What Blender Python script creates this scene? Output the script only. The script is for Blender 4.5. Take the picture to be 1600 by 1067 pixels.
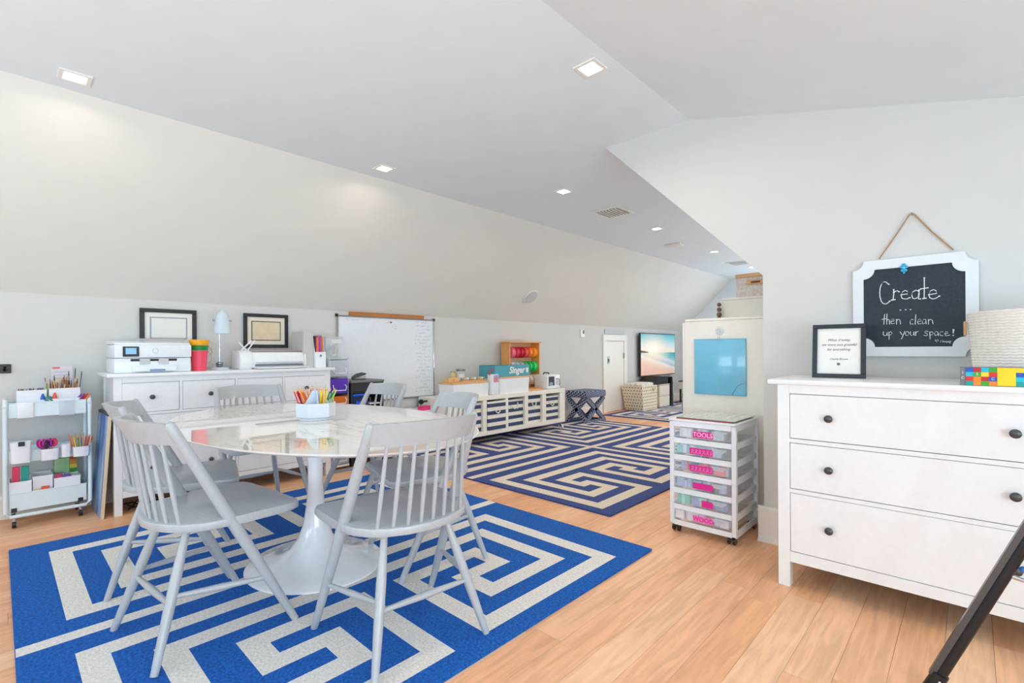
import bpy, bmesh, math, random
from mathutils import Vector, Matrix
random.seed(7)
PI = math.pi
for o in list(bpy.data.objects):
    bpy.data.objects.remove(o)
SC = bpy.context.scene
COL = SC.collection

# ------------------------------------------------------------------ camera, world, lights, exposure
cam = bpy.data.cameras.new('camera')
cam.sensor_width = 36.0
cam.lens = 761.0 / 1600.0 * 36.0
cam.shift_y = 14.5 / 1600.0
cam.clip_start = 0.05
cam_ob = bpy.data.objects.new('camera', cam)
COL.objects.link(cam_ob)
YAW, ROLL = math.radians(43.4), math.radians(0.34)
_f = Vector((-math.sin(YAW), math.cos(YAW), 0)); _r = Vector((math.cos(YAW), math.sin(YAW), 0)); _u = Vector((0, 0, 1))
_cu = _u * math.cos(ROLL) + _r * math.sin(ROLL); _cr = _r * math.cos(ROLL) - _u * math.sin(ROLL)
_m = Matrix((_cr, _cu, -_f)).transposed().to_4x4()
_m.translation = Vector((0, 0, 1.10))
cam_ob.matrix_world = _m
SC.camera = cam_ob

w = bpy.data.worlds.new('sky'); SC.world = w; w.use_nodes = True
w.node_tree.nodes['Background'].inputs[0].default_value = (0.62, 0.78, 1.0, 1)
w.node_tree.nodes['Background'].inputs[1].default_value = 1.2

SC.view_settings.view_transform = 'Standard'
SC.view_settings.look = 'None'
SC.view_settings.gamma = 1.0
SC.view_settings.use_curve_mapping = False
SC.view_settings.exposure = 0.25
SC.cycles.use_denoising = True
SC.cycles.max_bounces = 10
SC.cycles.diffuse_bounces = 7
SC.cycles.glossy_bounces = 4
SC.cycles.transmission_bounces = 8
SC.cycles.transparent_max_bounces = 12
SC.cycles.sample_clamp_indirect = 4.0
SC.cycles.caustics_reflective = False
SC.cycles.caustics_refractive = False

def area_light(name, loc, rot, sx, sy, power, col, spread=180):
    l = bpy.data.lights.new(name, 'AREA'); l.shape = 'RECTANGLE'; l.size = sx; l.size_y = sy
    l.energy = power; l.color = col; l.spread = math.radians(spread)
    o = bpy.data.objects.new(name, l); COL.objects.link(o); o.location = loc; o.rotation_euler = rot
    return o
DAY = (0.70, 0.875, 0.985)
# daylight entering by the gable windows behind the camera and the dormer windows on the right
WIN_BACK = [(-3.3, -2.0), (-1.5, -0.2), (0.3, 1.5)]
WIN_RIGHT = [(-1.9, -0.6), (-0.2, 1.1), (1.5, 2.7)]
P_BACK, P_RIGHT, P_CAN = 29.0, 45.0, 3.4
for (x0, x1), k in zip(WIN_BACK, (1.2, 1.0, .25)):
    area_light('window_daylight', ((x0 + x1) / 2, -2.42, 1.33), (PI / 2 + .8, 0, 0), x1 - x0, 1.25, P_BACK * k, DAY)
for (y0, y1), k in zip(WIN_RIGHT, (1.15, 1.0, .25)):
    area_light('window_daylight', (1.99, (y0 + y1) / 2, 1.0), (PI / 2 + .4, 0, PI / 2), y1 - y0, 0.95, P_RIGHT * k, DAY)
CANS = [(-3.44, 0.289), (-3.40, 2.126), (-1.43, 2.115), (-2.72, 3.577), (-2.755, 5.458), (-2.79, 7.348), (-2.83, 9.2)]
CAN_POWER = [.6, .9, 1.5, 2.3, 2.6, 2.6, 2.4]
for (x, y), k in zip(CANS, CAN_POWER):
    area_light('downlight_lamp', (x, y, 2.548), (0, 0, 0), 0.085, 0.085, P_CAN * k, (1.0, 0.84, 0.66), 165)
# unseen area lights added to brighten the far end of the attic
area_light('added_end_light', (-2.0, 10.42, 1.25), (-PI / 2, 0, 0), 1.2, 1.1, 30.0, DAY)
for y in (5.9, 8.1):  # added lamps on the hidden right wall, lifting the far slope and rugs
    area_light('added_side_light', (-.90, y, .86), (PI / 2 + .6, 0, PI / 2), 1.3, .95, 15.0, DAY)

# ------------------------------------------------------------------ materials
MATS = {}
def srgb(h):
    if isinstance(h, str):
        h = h.lstrip('#'); c = [int(h[i:i + 2], 16) / 255 for i in (0, 2, 4)]
    else:
        c = [v / 255 for v in h]
    return tuple((v / 12.92 if v <= 0.04045 else ((v + 0.055) / 1.055) ** 2.4) for v in c) + (1,)
def mat(name, col, rough=0.5, metal=0.0, coat=0.0, noise=0.0, scale=30.0, bump=0.0, trans=0.0, alpha=1.0, emit=0.0, dark=None, stretch=None, ior=None):
    if name in MATS: return MATS[name]
    m = bpy.data.materials.new(name); m.use_nodes = True; MATS[name] = m
    nt = m.node_tree; b = nt.nodes['Principled BSDF']
    c = srgb(col)
    b.inputs['Base Color'].default_value = c
    b.inputs['Roughness'].default_value = rough
    b.inputs['Metallic'].default_value = metal
    b.inputs['Coat Weight'].default_value = coat
    b.inputs['Coat Roughness'].default_value = 0.05
    if ior: b.inputs['IOR'].default_value = ior
    if trans: b.inputs['Transmission Weight'].default_value = trans
    if alpha < 1: b.inputs['Alpha'].default_value = alpha
    if emit:
        b.inputs['Emission Color'].default_value = c; b.inputs['Emission Strength'].default_value = emit
    tc = nt.nodes.new('ShaderNodeTexCoord'); mp = nt.nodes.new('ShaderNodeMapping')
    nt.links.new(tc.outputs['Object'], mp.inputs['Vector'])
    if stretch: mp.inputs['Scale'].default_value = stretch
    n = nt.nodes.new('ShaderNodeTexNoise'); n.inputs['Scale'].default_value = scale; n.inputs['Detail'].default_value = 4
    nt.links.new(mp.outputs[0], n.inputs['Vector'])
    amt = noise if noise else 0.015
    mx = nt.nodes.new('ShaderNodeMix'); mx.data_type = 'RGBA'; mx.blend_type = 'MIX'
    d = srgb(dark) if dark else tuple(v * (1 - amt) for v in c[:3]) + (1,)
    l = c if dark else tuple(min(1, v * (1 + amt)) for v in c[:3]) + (1,)
    mx.inputs[6].default_value = d; mx.inputs[7].default_value = l
    rp = nt.nodes.new('ShaderNodeValToRGB'); rp.color_ramp.elements[0].position = 0.35; rp.color_ramp.elements[1].position = 0.65
    nt.links.new(n.outputs['Fac'], rp.inputs[0]); nt.links.new(rp.outputs[0], mx.inputs[0])
    nt.links.new(mx.outputs[2], b.inputs['Base Color'])
    if bump:
        bp = nt.nodes.new('ShaderNodeBump'); bp.inputs['Strength'].default_value = bump; bp.inputs['Distance'].default_value = 0.004
        nt.links.new(n.outputs['Fac'], bp.inputs['Height']); nt.links.new(bp.outputs[0], b.inputs['Normal'])
    return m
WALL = mat('wall_paint', (212, 212, 210), 0.6, noise=0.01, scale=6, bump=0.02)
CEIL = mat('ceiling_paint', (232, 240, 245), 0.7, noise=0.01, scale=5)
TRIM = mat('trim_paint', (240, 237, 230), 0.35)
WHITE = mat('white_lacquer', (238, 239, 240), 0.32, coat=0.15)
PLAS = mat('white_plastic', (236, 240, 244), 0.35)
CART = mat('cart_enamel', (222, 236, 242), 0.35)
CHAIR = mat('chair_paint', (178, 182, 186), 0.38, coat=0.2, noise=0.03, scale=12, stretch=(1, 8, 1))
TULIP = mat('tulip_enamel', (246, 249, 252), 0.12, coat=0.6)
DKNOB = mat('gunmetal', (84, 86, 88), 0.38, metal=0.6)
BLACK = mat('black_plastic', (24, 25, 28), 0.4)
BLACKF = mat('black_frame', (38, 38, 42), 0.4)
CHROME = mat('chrome', (200, 202, 205), 0.18, metal=1.0)
GREYM = mat('grey_metal', (150, 152, 155), 0.35, metal=0.7)
WOODL = mat('light_wood', (226, 178, 122), 0.45, noise=0.1, scale=8, stretch=(1, 12, 12))
PAPER = mat('paper', (240, 238, 232), 0.8)
CREAM = mat('cream_card', (224, 205, 172), 0.8)
GLOW = mat('lamp_diffuser', (255, 238, 214), 0.5, emit=9.0)

def thin_clear(name, col, alpha, rough=0.08):
    m = bpy.data.materials.new(name); m.use_nodes = True; nt = m.node_tree
    b = nt.nodes['Principled BSDF']; b.inputs['Base Color'].default_value = srgb(col)
    b.inputs['Roughness'].default_value = rough; b.inputs['Alpha'].default_value = alpha
    return m
CLEAR = thin_clear('clear_plastic', (236, 242, 250), 0.24)
CLEAR2 = thin_clear('cloudy_clear_plastic', (226, 232, 240), 0.42, 0.2)
PURPLE = thin_clear('purple_clear_plastic', (98, 56, 190), 0.9, 0.2)
ORANGE = thin_clear('orange_clear_plastic', (224, 120, 40), 0.9, 0.2)
GLASS = thin_clear('window_glass', (230, 240, 245), 0.12, 0.02)

# ------------------------------------------------------------------ geometry helpers
class B:
    def __init__(s, M=None):
        s.bm = bmesh.new(); s.M = M or Matrix()
    def _v(s, p): return s.bm.verts.new(s.M @ Vector(p))
    def face(s, vs, mi=0):
        try: f = s.bm.faces.new(vs)
        except ValueError: return None
        f.material_index = mi; return f
    def box(s, x0, x1, y0, y1, z0, z1, mi=0, bev=0.0, seg=1):
        v = [s._v(p) for p in ((x0, y0, z0), (x1, y0, z0), (x1, y1, z0), (x0, y1, z0), (x0, y0, z1), (x1, y0, z1), (x1, y1, z1), (x0, y1, z1))]
        fs = [s.face([v[i] for i in q], mi) for q in ((0, 3, 2, 1), (4, 5, 6, 7), (0, 1, 5, 4), (1, 2, 6, 5), (2, 3, 7, 6), (3, 0, 4, 7))]
        if bev:
            es = {e for f in fs for e in f.edges}
            bmesh.ops.bevel(s.bm, geom=list(es), offset=bev, segments=seg, profile=0.5, affect='EDGES')
        return s
    def quad(s, a, b, c, d, mi=0):
        s.face([s._v(p) for p in (a, b, c, d)], mi); return s
    def ring(s, c, ax, r, n, ry=None, ref=None):
        ax = Vector(ax).normalized(); ref = Vector(ref) if ref else (Vector((0, 0, 1)) if abs(ax.z) < 0.9 else Vector((1, 0, 0)))
        u = ax.cross(ref).normalized(); v = ax.cross(u).normalized(); c = Vector(c); ry = r if ry is None else ry
        return [s._v(c + u * (r * math.cos(2 * PI * i / n)) + v * (ry * math.sin(2 * PI * i / n))) for i in range(n)]
    def loft(s, rings, mi=0, caps=True):
        for a, b in zip(rings, rings[1:]):
            n = len(a)
            for i in range(n): s.face([a[i], a[(i + 1) % n], b[(i + 1) % n], b[i]], mi)
        if caps:
            s.face(rings[0][::-1], mi); s.face(rings[-1], mi)
        return s
    def cyl(s, p0, p1, r0, r1=None, n=12, mi=0, caps=True):
        r1 = r0 if r1 is None else r1; ax = Vector(p1) - Vector(p0)
        return s.loft([s.ring(p0, ax, r0, n), s.ring(p1, ax, r1, n)], mi, caps)
    def spin(s, p0, p1, prof, n=12, mi=0):
        """turned piece from p0 to p1, prof = [(t, r)]"""
        p0, p1 = Vector(p0), Vector(p1); ax = p1 - p0
        return s.loft([s.ring(p0 + ax * t, ax, r, n) for t, r in prof], mi)
    def tube(s, pts, r, n=6, mi=0, closed=False):
        pts = [Vector(p) for p in pts]; rings = []
        for i, p in enumerate(pts):
            a = pts[i - 1] if (i > 0 or closed) else p
            b = pts[(i + 1) % len(pts)] if (i < len(pts) - 1 or closed) else p
            t = (b - a)
            if t.length < 1e-9: t = Vector((0, 0, 1))
            rings.append(s.ring(p, t, r, n))
        if closed: rings.append(rings[0])
        return s.loft(rings, mi, not closed)
    def lathe(s, prof, c=(0, 0, 0), n=24, sx=1.0, sy=1.0, mi=0, caps=True):
        rings = []
        for r, z in prof:
            rings.append([s._v((c[0] + sx * r * math.cos(2 * PI * i / n), c[1] + sy * r * math.sin(2 * PI * i / n), c[2] + z)) for i in range(n)])
        return s.loft(rings, mi, caps)
    def prism(s, poly, z0, z1, mi=0, plane='xy', bev=0.0):
        def P(a, b, z):
            return {'xy': (a, b, z), 'xz': (a, z, b), 'yz': (z, a, b)}[plane]
        lo = [s._v(P(a, b, z0)) for a, b in poly]; hi = [s._v(P(a, b, z1)) for a, b in poly]
        n = len(poly); fs = []
        for i in range(n): fs.append(s.face([lo[i], lo[(i + 1) % n], hi[(i + 1) % n], hi[i]], mi))
        fs.append(s.face(lo[::-1], mi)); fs.append(s.face(hi, mi))
        if bev:
            es = {e for e in fs[-1].edges} | {e for e in fs[-2].edges}
            bmesh.ops.bevel(s.bm, geom=list(es), offset=bev, segments=2, profile=0.5, affect='EDGES')
        return s
    def ball(s, c, r, n=10, mi=0, sx=1, sy=1, sz=1):
        k = n // 2; c = Vector(c); rings = []
        for j in range(1, k):
            a = PI * j / k
            rings.append([s._v((c.x + sx * r * math.sin(a) * math.cos(2 * PI * i / n), c.y + sy * r * math.sin(a) * math.sin(2 * PI * i / n), c.z - sz * r * math.cos(a))) for i in range(n)])
        return s.loft(rings, mi)
    def build(s, name, m, parent=None, loc=None, smooth=True, angle=0.7, rot=None):
        bmesh.ops.recalc_face_normals(s.bm, faces=s.bm.faces)
        me = bpy.data.meshes.new(name); s.bm.to_mesh(me); s.bm.free()
        for x in (m if isinstance(m, (list, tuple)) else [m]): me.materials.append(x)
        if smooth:
            for p in me.polygons: p.use_smooth = True
            me.set_sharp_from_angle(angle=angle)
        o = bpy.data.objects.new(name, me); COL.objects.link(o)
        if parent: o.parent = parent
        if loc: o.location = loc
        if rot: o.rotation_euler = rot
        return o
def tag(o, label, cat, group=None):
    o['label'] = label; o['category'] = cat
    if group: o['group'] = group
    return o
def thing(name, label, cat, loc=(0, 0, 0), rz=0.0, group=None):
    o = bpy.data.objects.new(name, None); o.empty_display_size = 0.05; COL.objects.link(o)
    o.location = loc; o.rotation_euler = (0, 0, rz)
    return tag(o, label, cat, group)
def struct(o):
    o['kind'] = 'structure'; return o
def copy_tree(o, parent=None):
    c = o.copy(); COL.objects.link(c)
    if parent: c.parent = parent
    for ch in list(o.children): copy_tree(ch, c)
    return c
def text(name, body, size, m, parent, loc, rot, shear=0.0, ext=0.0006, align='CENTER', bold=0.0):
    c = bpy.data.curves.new(name, 'FONT'); c.body = body; c.size = size; c.align_x = align; c.align_y = 'CENTER'
    c.extrude = ext; c.shear = shear; c.offset = bold; c.resolution_u = 3
    c.materials.append(m)
    tmp = bpy.data.objects.new(name, c); COL.objects.link(tmp)
    me = bpy.data.meshes.new_from_object(tmp); me.name = name; bpy.data.objects.remove(tmp)
    o = bpy.data.objects.new(name, me); COL.objects.link(o); o.parent = parent; o.location = loc; o.rotation_euler = rot
    return o
FACE_PX = (PI / 2, 0, PI / 2)      # lettering that faces +x
FACE_NY = (PI / 2, 0, 0)           # lettering that faces -y

# ------------------------------------------------------------------ room shell
XW, YB, YE, YA = -4.70, -2.35, 10.50, 3.03
ZK, ZC = 1.515, 2.56
XR = 1.90
zr = lambda x: 2.56 - 0.26 * (x + 1.30)     # dormer ceiling height
floor = struct(B().box(XW - .1, XR + .1, YB - .1, YE + .1, -0.08, -0.02).build('floor', mat('subfloor', (96, 66, 42), 0.9), smooth=False))
# --- floor boards
def wood_floor():
    m = bpy.data.materials.new('oak_board'); m.use_nodes = True; nt = m.node_tree; b = nt.nodes['Principled BSDF']
    L = nt.links
    tc = nt.nodes.new('ShaderNodeTexCoord'); oi = nt.nodes.new('ShaderNodeObjectInfo')
    geo = nt.nodes.new('ShaderNodeNewGeometry')
    at = nt.nodes.new('ShaderNodeAttribute'); at.attribute_name = 'tone'
    ad = nt.nodes.new('ShaderNodeVectorMath'); ad.operation = 'MULTIPLY_ADD'
    L.new(at.outputs['Vector'], ad.inputs[0]); ad.inputs[1].default_value = (37.0, 91.0, 13.0); L.new(geo.outputs['Position'], ad.inputs[2])
    mp = nt.nodes.new('ShaderNodeMapping'); mp.inputs['Scale'].default_value = (1, 0.09, 1); L.new(ad.outputs[0], mp.inputs['Vector'])
    n1 = nt.nodes.new('ShaderNodeTexNoise'); n1.inputs['Scale'].default_value = 38; n1.inputs['Detail'].default_value = 6; n1.inputs['Distortion'].default_value = 0.8; L.new(mp.outputs[0], n1.inputs['Vector'])
    mp2 = nt.nodes.new('ShaderNodeMapping'); mp2.inputs['Scale'].default_value = (1, 0.35, 1); L.new(ad.outputs[0], mp2.inputs['Vector'])
    n2 = nt.nodes.new('ShaderNodeTexNoise'); n2.inputs['Scale'].default_value = 5; n2.inputs['Detail'].default_value = 3; L.new(mp2.outputs[0], n2.inputs['Vector'])
    vo = nt.nodes.new('ShaderNodeTexVoronoi'); vo.inputs['Scale'].default_value = 1.9; L.new(mp2.outputs[0], vo.inputs['Vector'])
    kr = nt.nodes.new('ShaderNodeValToRGB'); kr.color_ramp.elements[0].color = (1, 1, 1, 1); kr.color_ramp.elements[1].color = (0, 0, 0, 1); kr.color_ramp.elements[1].position = 0.06; L.new(vo.outputs['Distance'], kr.inputs[0])
    r1 = nt.nodes.new('ShaderNodeValToRGB'); e = r1.color_ramp.elements
    e[0].position = 0.0; e[0].color = srgb((222, 152, 108)); e[1].position = 1.0; e[1].color = srgb((254, 208, 168))
    k = e.new(0.5); k.color = srgb((242, 180, 134))
    L.new(at.outputs['Fac'], r1.inputs[0])
    r2 = nt.nodes.new('ShaderNodeValToRGB'); r2.color_ramp.elements[0].position = 0.38; r2.color_ramp.elements[0].color = (0.74, 0.70, 0.66, 1); r2.color_ramp.elements[1].position = 0.6; r2.color_ramp.elements[1].color = (1, 1, 1, 1); L.new(n1.outputs['Fac'], r2.inputs[0])
    r3 = nt.nodes.new('ShaderNodeValToRGB'); r3.color_ramp.elements[0].position = 0.3; r3.color_ramp.elements[0].color = (0.91, 0.88, 0.86, 1); r3.color_ramp.elements[1].position = 0.62; r3.color_ramp.elements[1].color = (1.05, 1.05, 1.05, 1); L.new(n2.outputs['Fac'], r3.inputs[0])
    m1 = nt.nodes.new('ShaderNodeMix'); m1.data_type = 'RGBA'; m1.blend_type = 'MULTIPLY'; m1.inputs[0].default_value = 0.6; L.new(r1.outputs[0], m1.inputs[6]); L.new(r2.outputs[0], m1.inputs[7])
    m2 = nt.nodes.new('ShaderNodeMix'); m2.data_type = 'RGBA'; m2.blend_type = 'MULTIPLY'; m2.inputs[0].default_value = 0.8; L.new(m1.outputs[2], m2.inputs[6]); L.new(r3.outputs[0], m2.inputs[7])
    m3 = nt.nodes.new('ShaderNodeMix'); m3.data_type = 'RGBA'; m3.blend_type = 'MIX'; m3.inputs[7].default_value = srgb((120, 76, 46)); L.new(m2.outputs[2], m3.inputs[6])
    mt = nt.nodes.new('ShaderNodeMath'); mt.operation = 'MULTIPLY'; mt.inputs[1].default_value = 0.6; L.new(kr.outputs[0], mt.inputs[0]); L.new(mt.outputs[0], m3.inputs[0])
    L.new(m3.outputs[2], b.inputs['Base Color'])
    b.inputs['Roughness'].default_value = 0.42
    bp = nt.nodes.new('ShaderNodeBump'); bp.inputs['Strength'].default_value = 0.12; bp.inputs['Distance'].default_value = 0.002; L.new(n1.outputs['Fac'], bp.inputs['Height']); L.new(bp.outputs[0], b.inputs['Normal'])
    return m
OAK = wood_floor()
def tone_attr(o, vals):
    a = o.data.attributes.new('tone', 'FLOAT_VECTOR', 'FACE')
    for i, v in enumerate(vals): a.data[i].vector = (v, v, v)
boards = []
wid = 0.132; x = XW; row = 0
while x < XR:
    x1 = min(x + wid, XR); y = YB - random.random() * 1.2
    while y < YE:
        ln = random.uniform(1.0, 2.2); y1 = min(y + ln, YE)
        if y1 > YB + .02: boards.append((x, x1, max(y, YB), y1))
        y = y1
    x = x1; row += 1
def seen(b):
    cx, cy = (b[0] + b[1]) / 2, (b[2] + b[3]) / 2
    d = -cx * .687 + cy * .7266
    if d < 0.9: return -1
    u = (cx * .7266 + cy * .687) / d
    if abs(u) > 1.15: return -1
    if cy > 3.1 and cx > -1.0: return -1
    return d
ranked = sorted([b for b in boards if seen(b) > 0], key=seen)
near = set(ranked[:290])
rest = B(); tones = []
for b in boards:
    x0, x1, y0, y1 = b; t = min(1, max(0, random.gauss(0.6, 0.16))); g = 0.0005
    if b in near:
        q = B().box(x0 + g, x1 - g, y0 + g, y1 - g, -0.018, 0).build('plank', OAK, floor, smooth=False)
        tone_attr(q, [t] * len(q.data.polygons))
    else:
        rest.box(x0 + g, x1 - g, y0 + g, y1 - g, -0.018, 0); tones += [t] * 6
q = rest.build('plank_field', OAK, floor, smooth=False); q['kind'] = 'stuff'; tone_attr(q, tones)

T = 0.08
def wall_poly(name, poly, a, b, plane, m=WALL):
    return struct(B().prism(poly, a, b, 0, plane).build(name, m, smooth=False))
wall_poly('wall_left', [(YB, 0), (YE, 0), (YE, ZK), (YB, ZK)], XW - T, XW, 'yz')
# left sloping ceiling, flat ceiling, dormer ceiling
def slab(name, a, b, y0, y1, off, m=CEIL):
    (xa, za), (xb, zb) = a, b; ox, oz = off
    return struct(B().prism([(xa, za), (xb, zb), (xb + ox, zb + oz), (xa + ox, za + oz)], y0, y1, 0, 'xz').build(name, m, smooth=False))
slab('ceiling', (XW, ZK), (-3.63, ZC), YB, YE, (-.06, .06), mat('slope_paint', (230, 229, 223), 0.7, noise=0.01, scale=5))
slab('ceiling', (-3.63, ZC), (-1.92, ZC), YB, YE, (0, .08))
slab('ceiling', (-1.92, ZC), (-1.30, ZC), YB, YA, (0, .08))
slab('ceiling', (-1.30, ZC), (XR, zr(XR)), YB, YA, (0, .08))
slab('ceiling', (-1.92, ZC), (-.875, ZK + .01), YA + T, YE, (.06, .06))
wall_poly('wall_right', [(YA + T, 0), (YE, 0), (YE, ZK), (YA + T, ZK)], -.875, -.875 + T, 'yz')
wall_poly('wall_front', [(-.875, 0), (-.875, ZK + .01), (-1.92, ZC), (-1.30, ZC), (XR, zr(XR)), (XR, 0)], YA, YA + T, 'xz')
wall_poly('wall_end', [(XW, 0), (XW, ZK), (-3.63, ZC), (-1.92, ZC), (-.875, ZK + .01), (-.875, 0)], YE, YE + T, 'xz', CEIL)
def windowed(name, n0, lo, hi, gaps, z0, z1, zl, zh, fixed, axis):
    """wall strip with openings; axis 'x' = runs along x at y=fixed, 'y' = runs along y at x=fixed"""
    b = B(); cuts = [lo] + [v for g in gaps for v in g] + [hi]
    def bx(a, c, p, q_lo, q_hi=None):
        q_hi = q_lo if q_hi is None else q_hi
        if axis == 'x': b.prism([(a, p), (c, p), (c, q_hi), (a, q_lo)], fixed - T, fixed, 0, 'xz')
        else: b.box(fixed, fixed + T, a, c, p, q_lo)
    for i in range(0, len(cuts), 2):
        a, c = cuts[i], cuts[i + 1]
        if axis == 'x':
            segs = sorted({a, c} | {v for v in (-3.63, -1.30) if a < v < c})
            for s0, s1 in zip(segs, segs[1:]): bx(s0, s1, 0, zl(s0), zl(s1))
        else: bx(a, c, 0, zl(0))
    for a, c in gaps:
        bx(a, c, 0, z0)
        if axis == 'x':
            segs = sorted({a, c} | {v for v in (-3.63, -1.30) if a < v < c})
            for s0, s1 in zip(segs, segs[1:]): bx(s0, s1, z1, zl(s0), zl(s1))
        else: bx(a, c, z1, zl(0))
    wl = struct(b.build(name, WALL, smooth=False))
    for k, (a, c) in enumerate(gaps):
        wn = struct(B().build('window_%d' % (n0 + k), TRIM)); f = B(); r = .05; g = B()
        def fb(p, q, u, v, d0=-.07, d1=.015):
            if axis == 'x': f.box(p, q, fixed + d0, fixed + d1, u, v)
            else: f.box(fixed - d1, fixed - d0, p, q, u, v)
        for p, q, u, v in ((a - .06, a + .02, z0 - .06, z1 + .06), (c - .02, c + .06, z0 - .06, z1 + .06), (a + .02, c - .02, z0 - .06, z0 + .02), (a + .02, c - .02, z1 - .02, z1 + .06), (a + .02, c - .02, (z0 + z1) / 2 - .015, (z0 + z1) / 2 + .015)):
            fb(p, q, u, v)
        f.build('window_frame', TRIM, wn, smooth=False)
        if axis == 'x': g.box(a + .02, c - .02, fixed - .045, fixed - .041, z0 + .02, z1 - .02)
        else: g.box(fixed + .041, fixed + .045, a + .02, c - .02, z0 + .02, z1 - .02)
        g.build('pane', GLASS, wn, smooth=False)
def zl_back(x):
    if x < -3.63: return ZK + (x - XW) * (ZC - ZK) / 1.07
    return ZC if x < -1.30 else zr(x)
windowed('wall_back', 1, XW, XR, WIN_BACK, .7, 1.95, zl_back, None, YB, 'x')
windowed('wall_right_dormer', 4, YB, YA, WIN_RIGHT, .52, 1.48, lambda _: zr(XR), None, XR, 'y')

# baseboards with cap and shoe
def base(name, run, fixed, side, axis, h=.17, d=.016):
    a, c = run; b = B()
    for z0, z1, dd in ((0, h, d), (h, h + .014, d + .008), (h + .014, h + .032, d), (0, .018, d + .012)):
        if axis == 'x': b.box(a, c, min(fixed, fixed + side * dd), max(fixed, fixed + side * dd), z0, z1)
        else: b.box(min(fixed, fixed + side * dd), max(fixed, fixed + side * dd), a, c, z0, z1)
    return struct(b.build(name, TRIM, smooth=False))
base('baseboard_front', (-.903, XR), YA, -1, 'x')
base('baseboard_right', (YA + .0, YE), -.875, -1, 'y')
base('baseboard_left', (YB, 7.24), XW, 1, 'y', .12)
base('baseboard_left', (8.1, YE), XW, 1, 'y', .12)
base('baseboard_end', (XW, -.875), YE, -1, 'x', .12)
# access door in the knee wall, with the louvre above it
door = struct(B().box(XW, XW + .014, 7.385, 7.955, 0.01, 1.255).build('door_1', TRIM, smooth=False))
b = B()
for y0, y1, z0, z1 in ((7.27, 7.375, 0, 1.2675), (7.965, 8.07, 0, 1.2675), (7.27, 8.07, 1.268, 1.375)): b.box(XW, XW + .024, y0, y1, z0, z1, bev=.002)
b.build('door_casing', TRIM, door, smooth=False)
for z in (.30, 1.0): B().box(XW + .014, XW + .03, 7.94, 7.968, z - .05, z + .05).build('hinge', GREYM, door, smooth=False)
b = B().box(XW + .014, XW + .02, 7.41, 7.47, .86, .99); b.box(XW + .02, XW + .035, 7.43, 7.455, .89, .95)
b.build('latch', GREYM, door, smooth=False)
vent = tag(B().box(XW, XW + .012, 7.33, 7.99, 1.385, 1.47).build('wall_vent', mat('vent_grey', (176, 190, 198), .5), smooth=False), 'narrow grey louvred vent above the small white access door', 'vent')
for k in range(7): B().box(XW + .012, XW + .018, 7.35, 7.97, 1.393 + k * .011, 1.397 + k * .011).build('slat', TRIM, vent, smooth=False)
wn = struct(B().box(-2.62, -1.38, YE - .022, YE - .001, .68, 1.82).build('window_7', TRIM, smooth=False))  # plain panel behind the added end light, out of view
for n_, y_ in ((8, 5.9), (9, 8.1)):  # unseen window panels, added to carry the side fill lights
    wn = struct(B().box(-.899, -.8755, y_ - .72, y_ + .72, .33, 1.39).build('window_%d' % n_, TRIM, smooth=False))
    bpy.data.objects['added_side_light' + ('' if n_ == 8 else '.001')].location.x = -.903
area = bpy.data.objects['added_end_light']; area.location.y = YE - .03

# ------------------------------------------------------------------ ceiling fittings
cl = ['square downlight above the rolling art cart at the far left', 'square downlight above the framed picture beside the whiteboard',
      'large square downlight nearest the camera in the middle of the flat ceiling', 'downlight just in front of the nearer ceiling air vent',
      'downlight just beyond the nearer ceiling air vent', 'fifth downlight along the ceiling, in front of the far air vent', 'farthest downlight, at the top corner of the sloping wall opening']
for (x, y), lb in zip(CANS, cl):
    t = thing('downlight', lb, 'ceiling light', (x, y, ZC), 0, 'recessed downlights')
    f = B()
    for s in (-1, 1):
        f.box(-.065, .065, s * .065 - (.018 if s > 0 else 0), s * .065 + (.018 if s < 0 else 0), -.006, 0)
        f.box(s * .065 - (.018 if s > 0 else 0), s * .065 + (.018 if s < 0 else 0), -.047, .047, -.006, 0)
    f.build('trim_ring', TRIM, t, smooth=False)
    B().box(-.038, .038, -.038, .038, -.004, -.001).build('diffuser', GLOW, t, smooth=False)
for (x, y, lb) in ((-2.755, 4.47, 'white ceiling air vent between two downlights, the nearer one'), (-2.85, 8.6, 'far ceiling air vent beside the sloping wall opening')):
    t = thing('ceiling_vent', lb, 'vent', (x, y, ZC), 0, 'ceiling air vents')
    B().box(-.17, .17, -.17, .17, -.010, 0, bev=.004).build('frame', TRIM, t)
    B().box(-.13, .13, -.13, .13, -.0115, -.0101).build('backing', mat('vent_shadow', (176, 180, 186), .7), t, smooth=False)
    for k in range(7):
        B().prism([(-.125 + k * .037, -.012), (-.108 + k * .037, -.012), (-.096 + k * .037, -.024), (-.113 + k * .037, -.024)], -.128, .128, 0, 'xz').build('slat', TRIM, t, smooth=False)
t = thing('smoke_detector', 'small flat white detector plate on the ceiling behind the nearer vent', 'smoke detector', (-3.0, 6.45, ZC))
B().box(-.12, .12, -.07, .07, -.03, 0, bev=.012, seg=2).build('cover', TRIM, t)
t = thing('ceiling_speaker', 'round white speaker grille set in the sloping ceiling', 'speaker', (-4.375, 5.0, 1.834))
t.rotation_euler = (0, math.radians(135), 0)
B().lathe([(.11, -.002), (.12, .004), (.118, .012), (.105, .014)], n=28).build('trim_ring', TRIM, t)
B().lathe([(.104, .012), (.104, .018), (.05, .021)], n=28).build('grille', mat('grille_grey', (206, 208, 210), .7, bump=.5, scale=400), t)
t = thing('thermostat', 'small white wall control with a dark screen, left of the access door', 'thermostat', (XW, 6.66, 1.375))
B().box(0, .02, -.06, .055, -.06, .07, bev=.004).build('case', TRIM, t)
B().box(.02, .024, -.005, .035, .0, .058).build('screen', DKNOB, t, smooth=False)
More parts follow.
